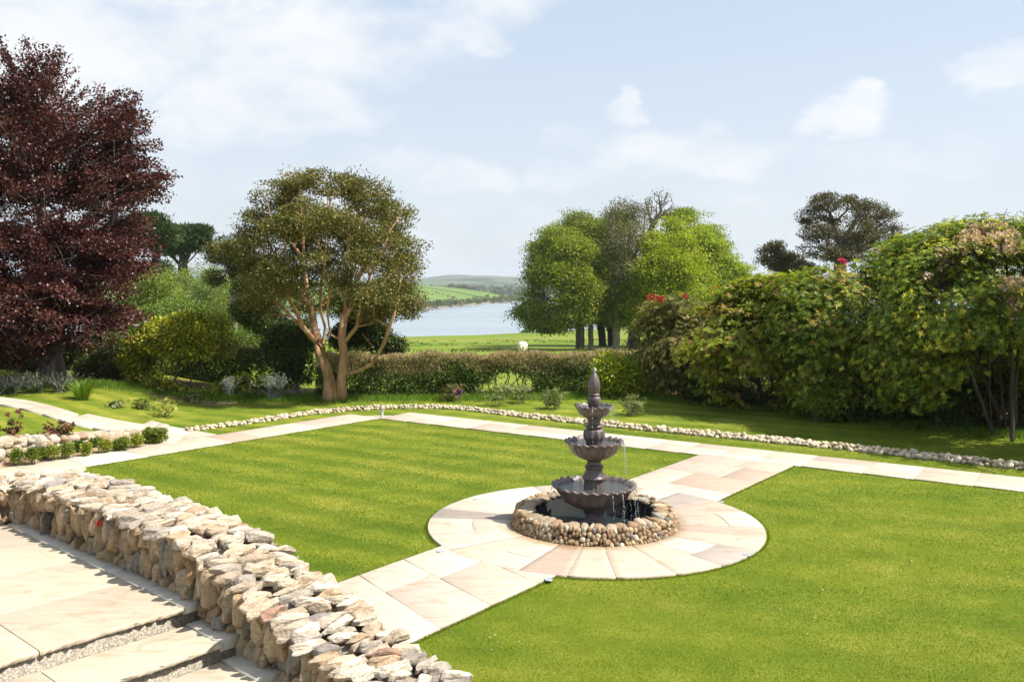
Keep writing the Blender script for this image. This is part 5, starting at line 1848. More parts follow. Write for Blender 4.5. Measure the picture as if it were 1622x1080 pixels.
# ---- clipped hedges
def hedge(label, pts, h, wdt, ndens, palette_low, palette_top, hole=None, name='hedge'):
    """pts: ground line; leaves fill the skin of a clipped bank of growth, twiggy and tan towards the clipped top"""
    pts = np.array(pts)
    a = np.concatenate([[0], np.cumsum(np.linalg.norm(np.diff(pts, axis=0), axis=1))])
    t = thing(name, label, 'hedge', pts.mean(0))
    n = int(ndens * a[-1] * (2 * h + wdt))
    q = rng.uniform(0, a[-1], n)
    P0 = np.stack([np.interp(q, a, pts[:, i]) for i in range(3)], 1)
    P1 = np.stack([np.interp(np.clip(q + 0.1, 0, a[-1] + .1), a, pts[:, i]) for i in range(3)], 1)
    dirn = unit(np.stack([np.interp(np.clip(q + 0.05, 0, a[-1]), a, pts[:, i]) - np.interp(np.clip(q - 0.05, 0, a[-1]), a, pts[:, i]) for i in range(3)], 1))
    nr = np.stack([dirn[:, 1], -dirn[:, 0], 0 * q], 1)
    per = rng.uniform(0, 2 * h + wdt, n)
    hx = h + 0.05 * np.sin(q * 2.1) + 0.04 * np.sin(q * 5.3 + 1)
    off = np.where(per < h, 1.0, np.where(per < h + wdt, 1 - 2 * (per - h) / wdt, -1.0)) * wdt / 2
    z = np.where(per < h, per, np.where(per < h + wdt, hx, 2 * h + wdt - per))
    z = np.minimum(z, hx)
    bump = np.array([mnoise.noise(Vector((x_ * 1.1, z_ * 1.6, 3.0))) for x_, z_ in zip(q, z)]) * 0.16
    off = off * (1 - 0.10 * (z / h)) + np.sign(off) * (bump - np.abs(rng.normal(0, 0.09, n)))
    P = P0 + nr * off[:, None]
    P[:, 2] += z + rng.normal(0, 0.035, n) * (z > h * 0.8)
    keep = np.ones(n, bool)
    if hole is not None:
        for (hq, hz, rq, rz) in hole:
            keep &= ((q - hq) / rq) ** 2 + ((z - hz) / rz) ** 2 > 1 + 0.35 * rng.standard_normal(n)
    thin = np.array([mnoise.noise(Vector((x_ * 0.8 + 9, z_ * 0.9, 1.0))) for x_, z_ in zip(q, z)])
    keep &= ~((thin < -0.25) & (z < h * 0.5) & (rng.random(n) < 0.5))
    P, z, nr, off, q, thin = P[keep], z[keep], nr[keep], off[keep], q[keep], thin[keep]
    n = len(P)
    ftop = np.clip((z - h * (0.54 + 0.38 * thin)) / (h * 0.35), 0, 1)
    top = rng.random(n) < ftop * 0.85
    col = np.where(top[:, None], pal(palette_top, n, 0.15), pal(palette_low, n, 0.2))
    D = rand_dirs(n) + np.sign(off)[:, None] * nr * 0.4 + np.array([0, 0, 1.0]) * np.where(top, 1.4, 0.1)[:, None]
    mb = MB()
    leaves(mb, P, D, rand_dirs(n, 0.5) + np.sign(off)[:, None] * nr * 0.8, np.where(top, 0.11, 0.085) * rng.uniform(0.7, 1.3, n), np.where(top, 0.028, 0.05) * rng.uniform(0.7, 1.2, n), col)
    mb.build('foliage', LEAF, t)
    sm = MB()
    for s in np.arange(0.15, a[-1], 0.16):
        p = np.array([np.interp(s, a, pts[:, i]) for i in range(3)])
        p = p + rng.normal(0, 0.1, 3) * (1, 1, 0)
        m_ = p + (rng.normal(0, 0.3), rng.normal(0, 0.15), h * 0.5)
        inhole = hole is not None and any(abs(s - hh[0]) < hh[2] for hh in hole)
        sm.tube([p, m_, m_ + (rng.normal(0, 0.2), rng.normal(0, 0.15), h * 0.36)], [0.025 if inhole else 0.02, 0.016, 0.008], 4, cap=False)
    sm.build('stems', BARK_GREY, t)
    return t


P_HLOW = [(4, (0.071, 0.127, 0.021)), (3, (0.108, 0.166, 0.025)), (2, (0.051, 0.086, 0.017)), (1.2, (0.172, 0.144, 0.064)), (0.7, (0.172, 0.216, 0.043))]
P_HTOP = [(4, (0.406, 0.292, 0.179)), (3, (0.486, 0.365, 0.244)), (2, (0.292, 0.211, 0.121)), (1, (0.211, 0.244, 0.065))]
hA = W(503, 0, 28.9)
hpts = [np.array([hA[0], 28.9, -0.02]), np.array([0.0, 29.5, -0.02]), np.array([4.3, 30.3, -0.02]), np.array([9.5, 31.6, -0.05])]
hs = np.hypot(W(805, 0, 29.6)[0] - hA[0], 0.7)
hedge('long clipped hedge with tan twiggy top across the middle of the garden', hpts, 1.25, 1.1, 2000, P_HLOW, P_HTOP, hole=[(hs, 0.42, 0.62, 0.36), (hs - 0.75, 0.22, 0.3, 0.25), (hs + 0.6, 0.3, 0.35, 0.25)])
hpts = [np.array([W(378, 0, 31)[0], 31.0, 0.0]), np.array([W(476, 0, 31.4)[0], 31.4, 0.0])]
hedge('short dark piece of hedge left of the gap with the cinnamon stemmed tree', hpts, 1.25, 1.0, 1500, P_HLOW, [(3, (0.07, 0.10, 0.02)), (1, (0.16, 0.13, 0.06))])
hpts = [np.array([W(-120, 0, 34)[0], 34.0, 0.35]), np.array([W(120, 0, 34)[0], 34.0, 0.3]), np.array([W(250, 0, 32.6)[0], 32.6, 0.2]), np.array([W(385, 0, 31.6)[0], 31.6, 0.0])]
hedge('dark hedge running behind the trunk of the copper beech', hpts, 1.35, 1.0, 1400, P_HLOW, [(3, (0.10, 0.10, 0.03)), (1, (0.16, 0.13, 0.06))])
hpts = [np.array([W(376, 0, 66)[0], 66.0, zgf(-20, 66)]), np.array([W(500, 0, 69)[0], 69.0, zgf(-15, 69)])]
hedge('bright green field hedge seen through the gap far beyond the garden', hpts, 1.5, 1.6, 260, P_WIL2, P_WIL2)
hpts = [np.array([9.0, 30.4, -0.03]), np.array([13.0, 28.0, 0.0]), np.array([17.5, 25.5, 0.0]), np.array([22.0, 22.0, 0.0])]
hedge('brown twiggy hedge glimpsed behind the rhododendron stems', hpts, 1.75, 1.1, 700, [(3, (0.14, 0.095, 0.05)), (2, (0.09, 0.07, 0.035)), (1, (0.06, 0.08, 0.02))], P_HTOP)

# ---- rhododendrons on the right
P_RH = [(4, (0.171, 0.240, 0.026)), (3, (0.260, 0.307, 0.033)), (2, (0.402, 0.412, 0.046)), (1, (0.564, 0.479, 0.063)), (2, (0.100, 0.163, 0.021))]
P_RH1 = [(3, (0.218, 0.201, 0.055)), (3, (0.269, 0.245, 0.070)), (2, (0.151, 0.158, 0.040)), (1.5, (0.370, 0.297, 0.118)), (1, (0.218, 0.263, 0.031))]
P_RH3 = [(4, (0.142, 0.207, 0.020)), (3, (0.222, 0.272, 0.027)), (2, (0.364, 0.374, 0.044)), (1, (0.403, 0.282, 0.081)), (2, (0.085, 0.135, 0.017))]
P_MAP = [(4, (0.242, 0.282, 0.027)), (3, (0.312, 0.323, 0.033)), (2, (0.170, 0.215, 0.021)), (1, (0.353, 0.202, 0.053))]


def blossoms(t, pts, palette, size, per=26, name='blossom'):
    mb = MB()
    pts = np.asarray(pts)
    n = len(pts) * per
    ci = np.repeat(np.arange(len(pts)), per)
    d = rand_dirs(n, 0.2)
    P = pts[ci] + d * size * 0.42 * rng.uniform(0.6, 1, (n, 1))
    leaves(mb, P, d + 0.5 * rng.standard_normal((n, 3)), rand_dirs(n), size * 0.5, size * 0.42, pal(palette, n, 0.12))
    o = mb.build(name, PETAL, t)
    return o


def rhodo(label, u, d, blobs, n, palette, per=7, L=0.105, Wd=0.036, nst=7, r0=0.07, **kw):
    return shrub('rhododendron', label, u, d, [Z5(q[0], q[1]) + (q[2] / 2.511, q[3] / 2.511) + tuple(q[4:]) for q in blobs], n, per, L, Wd, palette,
                 group='rhododendrons along the right border', kind='ros', inner=0.5, nst=nst, r0=r0, bark=BARK_DARK, **kw)


rhodo('dark back row of rhododendron in deep shade behind the stems of the tall blossoming one', 1480, 27.0,
      [(1120, 620, 160, 130), (1330, 640, 170, 130), (1540, 620, 170, 150), (1000, 660, 130, 110), (1220, 780, 170, 110), (1420, 790, 170, 110), (1050, 800, 120, 90), (1600, 780, 150, 110)], 2600, P_RH3, nst=10, r0=0.04)
t1, c1, _ = rhodo('olive tan rhododendron with a few red flowers at the left end of the right border', 1075, 28.6,
                  [(170, 500, 110, 55), (110, 570, 80, 70), (230, 560, 110, 80), (320, 540, 90, 60), (180, 660, 120, 80, -.4), (300, 650, 100, 90, -.5), (120, 660, 80, 70), (240, 740, 100, 80, -.3), (150, 760, 90, 70), (320, 760, 100, 70, -.2)], 3600, P_RH1, nst=6)
t_, c_, _ = rhodo('yellow green shrub with maple like layers left of centre in the right border', 1205, 26.3,
                  [(470, 440, 110, 55), (560, 480, 120, 70), (380, 520, 90, 60), (470, 560, 120, 70, -.8), (600, 590, 110, 80, -.8), (330, 620, 110, 50, -1), (420, 660, 110, 60, -1), (540, 690, 110, 60, -.8), (250, 650, 70, 30, -1), (620, 410, 90, 50), (550, 425, 90, 50, -.3), (680, 430, 90, 60, -.3), (400, 730, 120, 80, -.6), (540, 760, 130, 90, -.5), (430, 820, 120, 60, -.2), (600, 840, 120, 60, -.2), (650, 700, 110, 90, -.8)], 5200, P_MAP, per=9, L=0.12, Wd=0.05, nst=8)
t3, c3, _ = rhodo('broad green rhododendron in the middle of the right border, magenta flowers on its crest', 1345, 24.5,
                  [(760, 390, 120, 50), (850, 365, 90, 50), (900, 350, 90, 50), (985, 320, 90, 55), (1060, 300, 90, 60), (1050, 390, 100, 70, -.4), (640, 420, 90, 50), (700, 460, 110, 60, -.6), (820, 460, 120, 70, -.8), (930, 400, 100, 60), (760, 560, 120, 70, -1), (880, 560, 120, 80, -1), (990, 480, 110, 80, -.6), (980, 600, 110, 80, -1), (740, 660, 100, 70, -.8), (860, 680, 110, 70, -.6), (680, 600, 90, 70, -.8), (960, 700, 110, 70, -.6), (740, 790, 120, 90, -.5), (880, 800, 120, 80, -.4), (640, 520, 100, 70, -.3), (800, 870, 130, 50, 0), (980, 790, 110, 80, -.2), (930, 880, 110, 50, .2)], 7600, P_RH3, nst=9, r0=0.09)
t4, c4, _ = rhodo('tall rhododendron with pale pink blossom at the right edge of the picture', 1555, 22.0,
                  [(1250, 275, 110, 60, -.5), (1400, 240, 120, 60, -.5), (1530, 235, 110, 60, -.5), (1120, 275, 90, 60), (1150, 270, 110, 70), (1250, 220, 110, 60), (1370, 180, 110, 60), (1480, 160, 110, 60), (1570, 190, 90, 70), (1100, 350, 100, 70, -.5), (1220, 340, 120, 80, -.9), (1360, 290, 120, 80, -1), (1500, 300, 120, 90, -1), (1120, 450, 110, 80, -.8), (1250, 460, 120, 80, -1.2), (1400, 430, 120, 90, -1.4), (1530, 440, 110, 90, -1.4), (1100, 560, 110, 70, -.8), (1230, 570, 110, 60, -1.2), (1370, 560, 110, 50, -1.4), (1500, 560, 110, 60, -1.3), (1300, 340, 150, 100, .9), (1480, 330, 150, 100, .9), (1180, 380, 120, 90, .6), (1060, 700, 130, 110, -.4), (1180, 700, 130, 100, -.3), (1100, 820, 120, 80, 0), (1320, 640, 120, 60, .3), (1460, 640, 120, 70, .4), (1560, 700, 110, 130, .2), (1480, 760, 110, 100, .3), (1640, 760, 90, 120, .3), (1380, 740, 120, 90, 1.4), (1650, 300, 130, 110), (1660, 470, 120, 110, -1), (1600, 600, 90, 60, -.6)],
                  11500, P_RH, nst=11, r0=0.06, L=0.095, Wd=0.034)
t5, c5, _ = rhodo('tall leafy rhododendron just beyond the right edge of the lawn', 1830, 19.0,
                  [(1830, 60, 170, 110), (1960, -20, 200, 130), (2000, 150, 220, 170), (1830, 250, 190, 170, -.3), (2000, 400, 260, 200, -.8), (1850, 480, 190, 150, -.5), (2250, 300, 220, 240), (1900, 680, 240, 170, -.4), (2200, 640, 260, 220)], 3600, P_RH, nst=7, r0=0.10)
# flowers
blossoms(t1, [W(*Z5(x, y), 28.0) for x, y in ((70, 456), (82, 452), (94, 458), (104, 462), (118, 458), (126, 464), (212, 452))], [(3, (0.42, 0.03, 0.035)), (1, (0.55, 0.08, 0.06))], 0.14)
blossoms(t3, [W(*Z5(x, y), 24.2) for x, y in ((835, 308), (846, 314), (1064, 244), (1072, 250), (1150, 213), (1164, 211), (1178, 214))], [(3, (0.55, 0.04, 0.16)), (1, (0.65, 0.10, 0.25))], 0.13)
uu = (c4[:, 0] / c4[:, 1] * FPX + U0 - 1000) * 2.511
vv = ((EYE - c4[:, 2]) / c4[:, 1] * FPX + HY - 290) * 2.511
blob_c = np.array([(1420, 215, 110, 45), (1330, 245, 60, 40), (1490, 250, 70, 40), (1240, 310, 60, 40), (1170, 400, 40, 25), (1510, 440, 40, 90)])
inb = np.zeros(len(c4), bool)
for (bu, bv, ru, rv) in blob_c:
    inb |= ((uu - bu) / ru) ** 2 + ((vv - bv) / rv) ** 2 < 1
inb &= (c4[:, 1] < 22.0)
pk = c4[inb]
pk = pk[rng.choice(len(pk), min(len(pk), 330), replace=False)] + np.array([0, -0.08, 0.05])
blossoms(t4, pk, [(3, (0.60, 0.42, 0.36)), (2, (0.52, 0.34, 0.28)), (1, (0.70, 0.56, 0.48))], 0.165, 18)

# understorey of the right border
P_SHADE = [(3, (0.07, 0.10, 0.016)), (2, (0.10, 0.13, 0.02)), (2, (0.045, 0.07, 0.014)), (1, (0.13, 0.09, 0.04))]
for (u, d, bls, lab) in ((1560, 22.6, [(1530, 640, 46, 40), (1590, 650, 50, 40), (1640, 640, 40, 46), (1560, 610, 50, 30, .6), (1500, 660, 30, 24)], 'dark leafy undergrowth at the right edge, under the blossoming rhododendron'),
                         (1430, 23.8, [(1400, 640, 40, 30), (1450, 650, 40, 26), (1430, 620, 46, 30, .6), (1370, 652, 30, 18)], 'low dark undergrowth left of the sunlit shrub beneath the tall rhododendron'),
                         (1160, 27.2, [(1140, 625, 40, 18), (1190, 630, 40, 18), (1110, 615, 30, 20, .3)], 'low dark undergrowth at the foot of the olive tan rhododendron')):
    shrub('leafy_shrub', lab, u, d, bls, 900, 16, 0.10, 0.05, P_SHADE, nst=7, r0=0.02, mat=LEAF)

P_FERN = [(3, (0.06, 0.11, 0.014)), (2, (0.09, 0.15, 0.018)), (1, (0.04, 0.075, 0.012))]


def strap_plant(name, label, base, n, h, spread, palette, wd=0.03, group=None, cat='plant', mat=None, arch=0.5):
    """tuft of long arching leaves"""
    t = thing(name, label, cat, base, group)
    mb = MB()
    base = np.asarray(base, float)
    for i in range(n):
        a = rng.uniform(0, 6.28)
        l = h * rng.uniform(0.65, 1.15)
        sp = spread * rng.uniform(0.2, 1.0)
        dr = np.array([math.cos(a), math.sin(a), 0])
        s = np.array([-dr[1], dr[0], 0])
        o = base + dr * rng.uniform(0, 0.06) * 2
        ts = np.array([0, 0.35, 0.7, 1.0])
        pc = o + dr * (sp * ts ** 1.5)[:, None] + np.array([0, 0, 1.0]) * (l * (ts - arch * sp / max(spread, 1e-3) * ts ** 2.2 * 0.7))[:, None]
        ww = wd * np.array([0.8, 1, 0.75, 0.08])
        v = np.concatenate([pc + s * ww[:, None] / 2, pc - s * ww[:, None] / 2])
        mb.add(v, [[0, 1, 5, 4], [1, 2, 6, 5], [2, 3, 7, 6]], pal(palette, 1, 0.15)[0])
    mb.build('leaves', mat or LEAF, t)
    return t


for (u, v, lab) in ((1420, 672, 'dark fern at the foot of the tallest rhododendron, nearest the right edge'), (1345, 668, 'fern clump under the middle of the right border'), (1240, 650, 'low fern at the shaded edge of the lawn right of the fountain'), (1180, 640, 'fern in leaf litter behind the fountain finial'), (1510, 676, 'fern clump in deep shade by the right edge of the picture')):
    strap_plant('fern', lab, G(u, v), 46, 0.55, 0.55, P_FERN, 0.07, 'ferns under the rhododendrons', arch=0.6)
shrub('leafy_shrub', 'lit leafy shrub low under the middle rhododendron', 1295, 23.6, [Z5(760, 860) + (26, 20), Z5(720, 840) + (22, 20), Z5(810, 830) + (20, 16)], 240, 18, 0.09, 0.05, P_SYC, nst=5, r0=0.02)
shrub('leafy_shrub', 'small yellow green shrub caught by sun under the stems of the tall rhododendron', 1480, 23.4, [Z5(1195, 850) + (24, 28), Z5(1230, 880) + (16, 18)], 260, 18, 0.09, 0.05, P_MAP, nst=5, r0=0.02)
shrub('leafy_shrub', 'bright leafy shrub against the hedge behind the fountain finial', 975, 28.6, [(965, 590, 26, 28), (995, 605, 26, 26), (1000, 580, 16, 16), (945, 612, 14, 16)], 420, 20, 0.10, 0.05, P_BRT, nst=6, r0=0.025)

# small plants set in the upper lawn
P_SILV = [(3, (0.17, 0.19, 0.07)), (2, (0.22, 0.23, 0.10)), (1, (0.12, 0.15, 0.04))]
def young(label, u, v, w_, h_, palette, n=90, name='young_shrub', L=0.10, Wd=0.035, z=None, group='young shrubs planted in the upper lawn', nst=4, mat=None, per=7, lo=-1):
    g = G(u, v) if z is None else G(u, v, z)
    d = g[1]
    t = thing(name, label, 'shrub', g, group)
    k = d / FPX
    cen = g + np.stack([rng.normal(0, 0.36, n) * w_ * k, rng.normal(0, 0.36, n) * w_ * k, rng.uniform(0.22, 1, n) * h_ * k], 1)
    trs = [(np.array([g - (0, 0, 0.02), g + (rng.normal(0, .05), rng.normal(0, .05), h_ * k * 0.6)]), 0.018) for _ in range(1)]
    ch = skeleton(trs, cen[: min(n, 40)], wig=0.1, k_path=0.2, bend=0.05, tip_r=0.004)
    limb_mesh(ch).build('stems', BARK_GREY, t)
    mb = MB()
    rosettes(mb, cen, unit(cen - g - (0, 0, 0.1)) + (0, 0, 0.4), per, L, Wd, palette, 0.3)
    mb.build('foliage', mat or LEAF, t)
    return t, cen


tq, cq = young('small shrub with purple flowers and bronze leaves before the hedge', 717, 635, 26, 26, [(2, (0.13, 0.14, 0.03)), (2, (0.18, 0.10, 0.06)), (1, (0.08, 0.11, 0.02))], 80)
blossoms(tq, [W(726 + rng.normal(0, 3), 621 + rng.normal(0, 2.5), 27.6) for _ in range(7)], [(2, (0.20, 0.05, 0.24)), (1, (0.30, 0.10, 0.30))], 0.11)
young('open young shrub on a thin stem by the hole in the hedge', 790, 642, 40, 34, P_SILV, 60)
young('young narrow leaved shrub just right of the hole in the hedge', 826, 638, 28, 28, P_SILV, 50)
young('spiky young shrub left of the fountain finial', 880, 648, 20, 32, P_SILV, 45, L=0.14)
young('tiny young shrub beside the spiky one left of the fountain', 866, 646, 10, 20, P_SILV, 16)
young('spiky young shrub right of the fountain finial in the lawn edge', 1002, 658, 24, 30, P_SILV, 45, L=0.16, Wd=0.03)
young('pale variegated small shrub on the lawn before the copper beech', 182, 650, 20, 15, [(2, (0.28, 0.30, 0.14)), (2, (0.10, 0.14, 0.03))], 60, L=0.07, z=0.15)
young('round dark green dwarf shrub on the lawn left of the golden one', 226, 650, 18, 17, [(2, (0.13, 0.15, 0.02)), (2, (0.08, 0.11, 0.015))], 70, L=0.07, z=0.1)
young('golden feathery small shrub on the lawn left of the centre', 262, 660, 28, 28, [(3, (0.34, 0.32, 0.07)), (2, (0.24, 0.25, 0.05)), (1, (0.40, 0.36, 0.12))], 60, L=0.09, Wd=0.03, z=0.05)
young('small pale shrub at the foot of the yellow leaved shrub', 306, 640, 22, 15, [(2, (0.26, 0.27, 0.12)), (2, (0.10, 0.14, 0.03))], 60, L=0.07)

# box plants along the left path
P_BOX = [(3, (0.14, 0.19, 0.02)), (2, (0.20, 0.25, 0.03)), (2, (0.09, 0.13, 0.015)), (1, (0.28, 0.31, 0.05))]
P_BOXY = [(3, (0.26, 0.29, 0.03)), (2, (0.20, 0.24, 0.03)), (1, (0.34, 0.34, 0.05))]
for (x, y, w_, h_, lab, pp) in ((105, 470, 62, 92, 'leftmost young box plant by the low stone wall', P_BOX), (210, 460, 84, 92, 'bushy box plant second from the left by the low wall', P_BOX), (272, 430, 50, 60, 'small dark box plant tucked behind the third from the left', P_DEEP), (338, 435, 74, 78, 'bright yellow green box plant third from the left along the path', P_BOXY), (432, 422, 84, 86, 'rounded box plant near the middle of the row by the path', P_BOX), (505, 388, 60, 60, 'low dark box plant in the middle of the row behind its neighbours', P_DEEP), (556, 405, 56, 72, 'small golden box plant right of the middle of the row', P_BOXY), (612, 362, 60, 50, 'small dark box plant close against the low wall', P_DEEP), (676, 386, 70, 72, 'bright golden box plant fourth from the clipped end of the row', P_BOXY), (745, 374, 36, 50, 'thin little box plant before the clipped end of the row', P_BOX), (790, 372, 84, 68, 'spreading box plant third from the clipped end of the row', P_BOX), (878, 352, 70, 72, 'golden box plant next to the clipped block', P_BOXY)):
    u, v = x / 4.055, 620 + y / 4.055
    g = G(u, v, 0.04)
    k = g[1] / FPX
    t = thing('box_plant', lab, 'shrub', g, 'box plants in the bed beside the left path')
    n = 60
    wd_, hh_ = w_ / 4.055 * k, h_ / 4.055 * k
    dd_ = rand_dirs(n, 0.3)
    cen = g + np.array([0, 0, hh_ * 0.52]) + dd_ * np.array([wd_ * 0.45, wd_ * 0.45, hh_ * 0.48]) * rng.uniform(0.5, 1, (n, 1))
    cen[:, 2] = np.maximum(cen[:, 2], 0.06)
    sm = MB()
    for _ in range(5):
        q = cen[rng.integers(0, n)]
        sm.tube([g + (rng.normal(0, .02), rng.normal(0, .02), -0.02), (g + q) / 2 + rng.normal(0, .02, 3), q], [0.010, 0.007, 0.004], 5, cap=False)
    sm.build('stems', BARK_GREY, t)
    mb = MB()
    clumps(mb, cen, 16, (0.07, 0.07, 0.06), 0.045, 0.026, pp, up=1.0, out_from=g)
    mb.build('foliage', LEAF, t)
g = G(243, 701, 0.03)
k = g[1] / FPX
t = thing('box_plant', 'clipped square block of box at the corner of the left path', 'shrub', g, 'box plants in the bed beside the left path')
n = 420
w_, h_ = 30 * k, 20 * k
cen = g + np.stack([rng.uniform(-.5, .5, n) * w_, rng.uniform(-.5, .5, n) * w_ * 0.8 + 0.05, rng.uniform(0.05, 1, n) ** 0.7 * h_], 1)
cen[:, 2] -= np.where(np.abs(cen[:, 0] - g[0]) < 0.03, 0.06, 0)
mb = MB()
clumps(mb, cen, 14, (0.04, 0.04, 0.04), 0.045, 0.026, P_BOX, up=1.0)
mb.build('foliage', LEAF, t)
sm = MB()
for _ in range(12):
    q = cen[rng.integers(0, n)]
    sm.tube([g - (0, 0, 0.03), (g + q) / 2 + (0, 0, -0.03), q], [0.014, 0.008, 0.005], 5, cap=False)
sm.build('stems', BARK_GREY, t)

# red leaved roses on the raised lawn at the left
P_ROSE = [(3, (0.16, 0.045, 0.045)), (2, (0.22, 0.07, 0.06)), (2, (0.10, 0.09, 0.03))]
for (u, v, w_, h_, z, lab) in ((18, 688, 26, 52, 0.42, 'sparse red leaved rose at the left edge of the raised lawn'), (78, 692, 34, 36, 0.33, 'red leaved rose bush in the middle of the raised lawn'), (100, 694, 28, 26, 0.28, 'low red leaved rose bush on the right of the raised lawn')):
    g = G(u, v, z)
    g[2] = zgf(g[0], g[1]) if zgf(g[0], g[1]) > 0.05 else z
    t = thing('rose_bush', lab, 'shrub', g, 'red leaved roses on the raised lawn')
    k = g[1] / FPX
    sm, mb = MB(), MB()
    tips = []
    for _ in range(9):
        q = g + np.array([rng.normal(0, 0.4) * w_ * k, rng.normal(0, 0.4) * w_ * k, rng.uniform(0.45, 1) * h_ * k])
        sm.tube([g - (0, 0, 0.02), (g + q) / 2 + rng.normal(0, 0.04, 3), q], [0.009, 0.007, 0.004], 5, cap=False)
        for s in (0.55, 0.75, 1.0):
            tips.append(g + (q - g) * s + rng.normal(0, 0.04, 3))
    tips = np.array(tips)
    sm.build('stems', BARK_GREY, t)
    rosettes(mb, tips, rand_dirs(len(tips), 1), 8, 0.085, 0.045, P_ROSE)
    low = g + np.stack([rng.normal(0, 0.12, 14), rng.normal(0, 0.12, 14), rng.uniform(0.03, 0.2, 14)], 1)
    rosettes(mb, low, rand_dirs(14, 1), 6, 0.07, 0.04, P_WIL2)
    mb.build('foliage', LEAF, t)

# flowering clumps in the left border
P_STRAP = [(3, (0.12, 0.17, 0.03)), (2, (0.17, 0.21, 0.05)), (2, (0.08, 0.12, 0.02))]


def spires(t, base, n, h, spread, palette, size, per=14):
    mb, sm = MB(), MB()
    for _ in range(n):
        q = np.asarray(base) + np.array([rng.normal(0, spread), rng.normal(0, spread * 0.7), h * rng.uniform(0.7, 1.1)])
        r0 = np.asarray(base) + np.array([rng.normal(0, spread * 0.35), rng.normal(0, spread * 0.3), 0])
        sm.tube([r0, (r0 + q) / 2 + rng.normal(0, 0.02, 3), q], [0.008, 0.006, 0.004], 4, cap=False)
        ts = rng.uniform(0.62, 1.0, per)
        P = r0 + (q - r0) * ts[:, None] + rng.normal(0, size * 0.5, (per, 3))
        leaves(mb, P, rand_dirs(per, 0.4), rand_dirs(per), size, size * 0.7, pal(palette, per, 0.08))
    sm.build('stems', LEAF, t)
    mb.build('blossom', PETAL, t)


WHITE = [(3, (0.80, 0.80, 0.76)), (1, (0.68, 0.68, 0.60))]
g = G(436, 632)
t = strap_plant('white_flower_clump', 'clump of strap leaves with tall white flower spikes left of the cinnamon stems', g, 150, 0.7, 0.75, P_STRAP, 0.035)
spires(t, g + (0, -0.25, 0), 38, 0.78, 0.30, WHITE, 0.06)
g = G(366, 628)
t = strap_plant('white_flower_clump', 'small clump of white flowers at the right foot of the yellow leaved shrub', g, 70, 0.5, 0.35, P_STRAP, 0.03)
spires(t, g + (0, -0.2, 0), 24, 0.62, 0.18, WHITE, 0.055)
g = G(398, 634)
strap_plant('strap_leaf_clump', 'low tuft of arching strap leaves between the two white flowered clumps', g, 70, 0.45, 0.45, P_STRAP, 0.035)
g = G(130, 640, 0.25)
strap_plant('strap_leaf_clump', 'tall bright tuft of iris leaves right of the copper beech trunk', g, 190, 0.75, 0.5, [(3, (0.14, 0.23, 0.02)), (2, (0.19, 0.27, 0.03))], 0.03, arch=0.3)
LAV = [(3, (0.13, 0.145, 0.085)), (2, (0.10, 0.13, 0.05)), (0.6, (0.24, 0.235, 0.22))]
for (u, v, n, lab) in ((52, 624, 60, 'grey flowered bushy perennial left of the copper beech trunk'), (100, 622, 60, 'grey flowered perennial at the right foot of the copper beech trunk'), (14, 626, 60, 'dark perennial clump at the far left end of the border')):
    g = G(u, v, 0.4)
    t = strap_plant('perennial_clump', lab, g, 130, 0.38, 0.5, [(3, (0.075, 0.115, 0.025)), (2, (0.10, 0.14, 0.035))], 0.035, 'grey flowered perennials under the copper beech')
    spires(t, g, n // 2, 0.62, 0.4, LAV, 0.045, 12)

# pale post in the left background
g = W(14, 600, 40)
t = thing('stone_post', 'pale stone post standing in the far lawn at the left edge', 'post', (g[0], 40, zgf(g[0], 40)))
zb_ = zgf(g[0], 40)
pm = MB()
pm.box((g[0], 40, zb_ + 0.42), (0.22, 0.22, 0.84), 0.4, taper=0.8)
pm.build('shaft', plain_mat('pale_stone', (0.55, 0.50, 0.42), 0.8, 10, 0.2, 0.2), t)
pm = MB()
pm.box((g[0], 40, zb_ + 0.05), (0.5, 0.5, 0.12), 0.4)
pm.build('base', plain_mat('pale_stone_base', (0.55, 0.50, 0.42), 0.8, 10, 0.2, 0.2), t)
pm = MB()
pm.box((g[0], 40, zb_ + 0.86), (0.26, 0.26, 0.06), 0.4)
pm.build('cap', bpy.data.materials['pale_stone_base'], t)

# ---- a sheep grazing beyond the hedge, seen from behind
dS = 57.0
ps = W(828, 550, dS)
sz = zgf(ps[0], dS) + float(np.sin(ps[0] * 0.11 + 1.3) * np.sin(dS * 0.083) * 0.22 * sstep(45, 75, dS))
sheep = thing('sheep', 'white sheep grazing with its back to the garden just beyond the hedge', 'sheep', (ps[0], dS, sz))
sheep.rotation_euler = (0, 0, R(-14))
WOOL = plain_mat('wool', (0.70, 0.64, 0.54), 0.95, 45, 0.2, 1.0)
SKINM = plain_mat('sheep_face', (0.55, 0.50, 0.44), 0.8, 20, 0.1, 0.1)
sbm = MB()
v3, f3 = ico(3)
for (c_, r_) in (((0, 0.0, 0.60), (0.29, 0.50, 0.27)), ((0, -0.30, 0.60), (0.27, 0.26, 0.27)), ((0, 0.34, 0.58), (0.24, 0.26, 0.25)), ((0, 0.58, 0.48), (0.13, 0.18, 0.15)), ((0, 0.70, 0.34), (0.085, 0.10, 0.15)), ((0, 0.76, 0.22), (0.06, 0.07, 0.08)), ((0, -0.55, 0.50), (0.06, 0.06, 0.13))):
    sbm.add(v3 * np.array(r_) + np.array(c_), f3)
for sx in (-1, 1):
    sbm.tube([(sx * 0.14, -0.30, 0.48), (sx * 0.13, -0.36, 0.28), (sx * 0.13, -0.32, 0.16), (sx * 0.13, -0.32, 0.0)], [0.13, 0.075, 0.045, 0.042], 10)
    sbm.tube([(sx * 0.13, 0.34, 0.45), (sx * 0.13, 0.34, 0.25), (sx * 0.13, 0.34, 0.0)], [0.10, 0.055, 0.042], 10)
body = sbm.build('body', WOOL, None, smooth=True)
body.parent = sheep
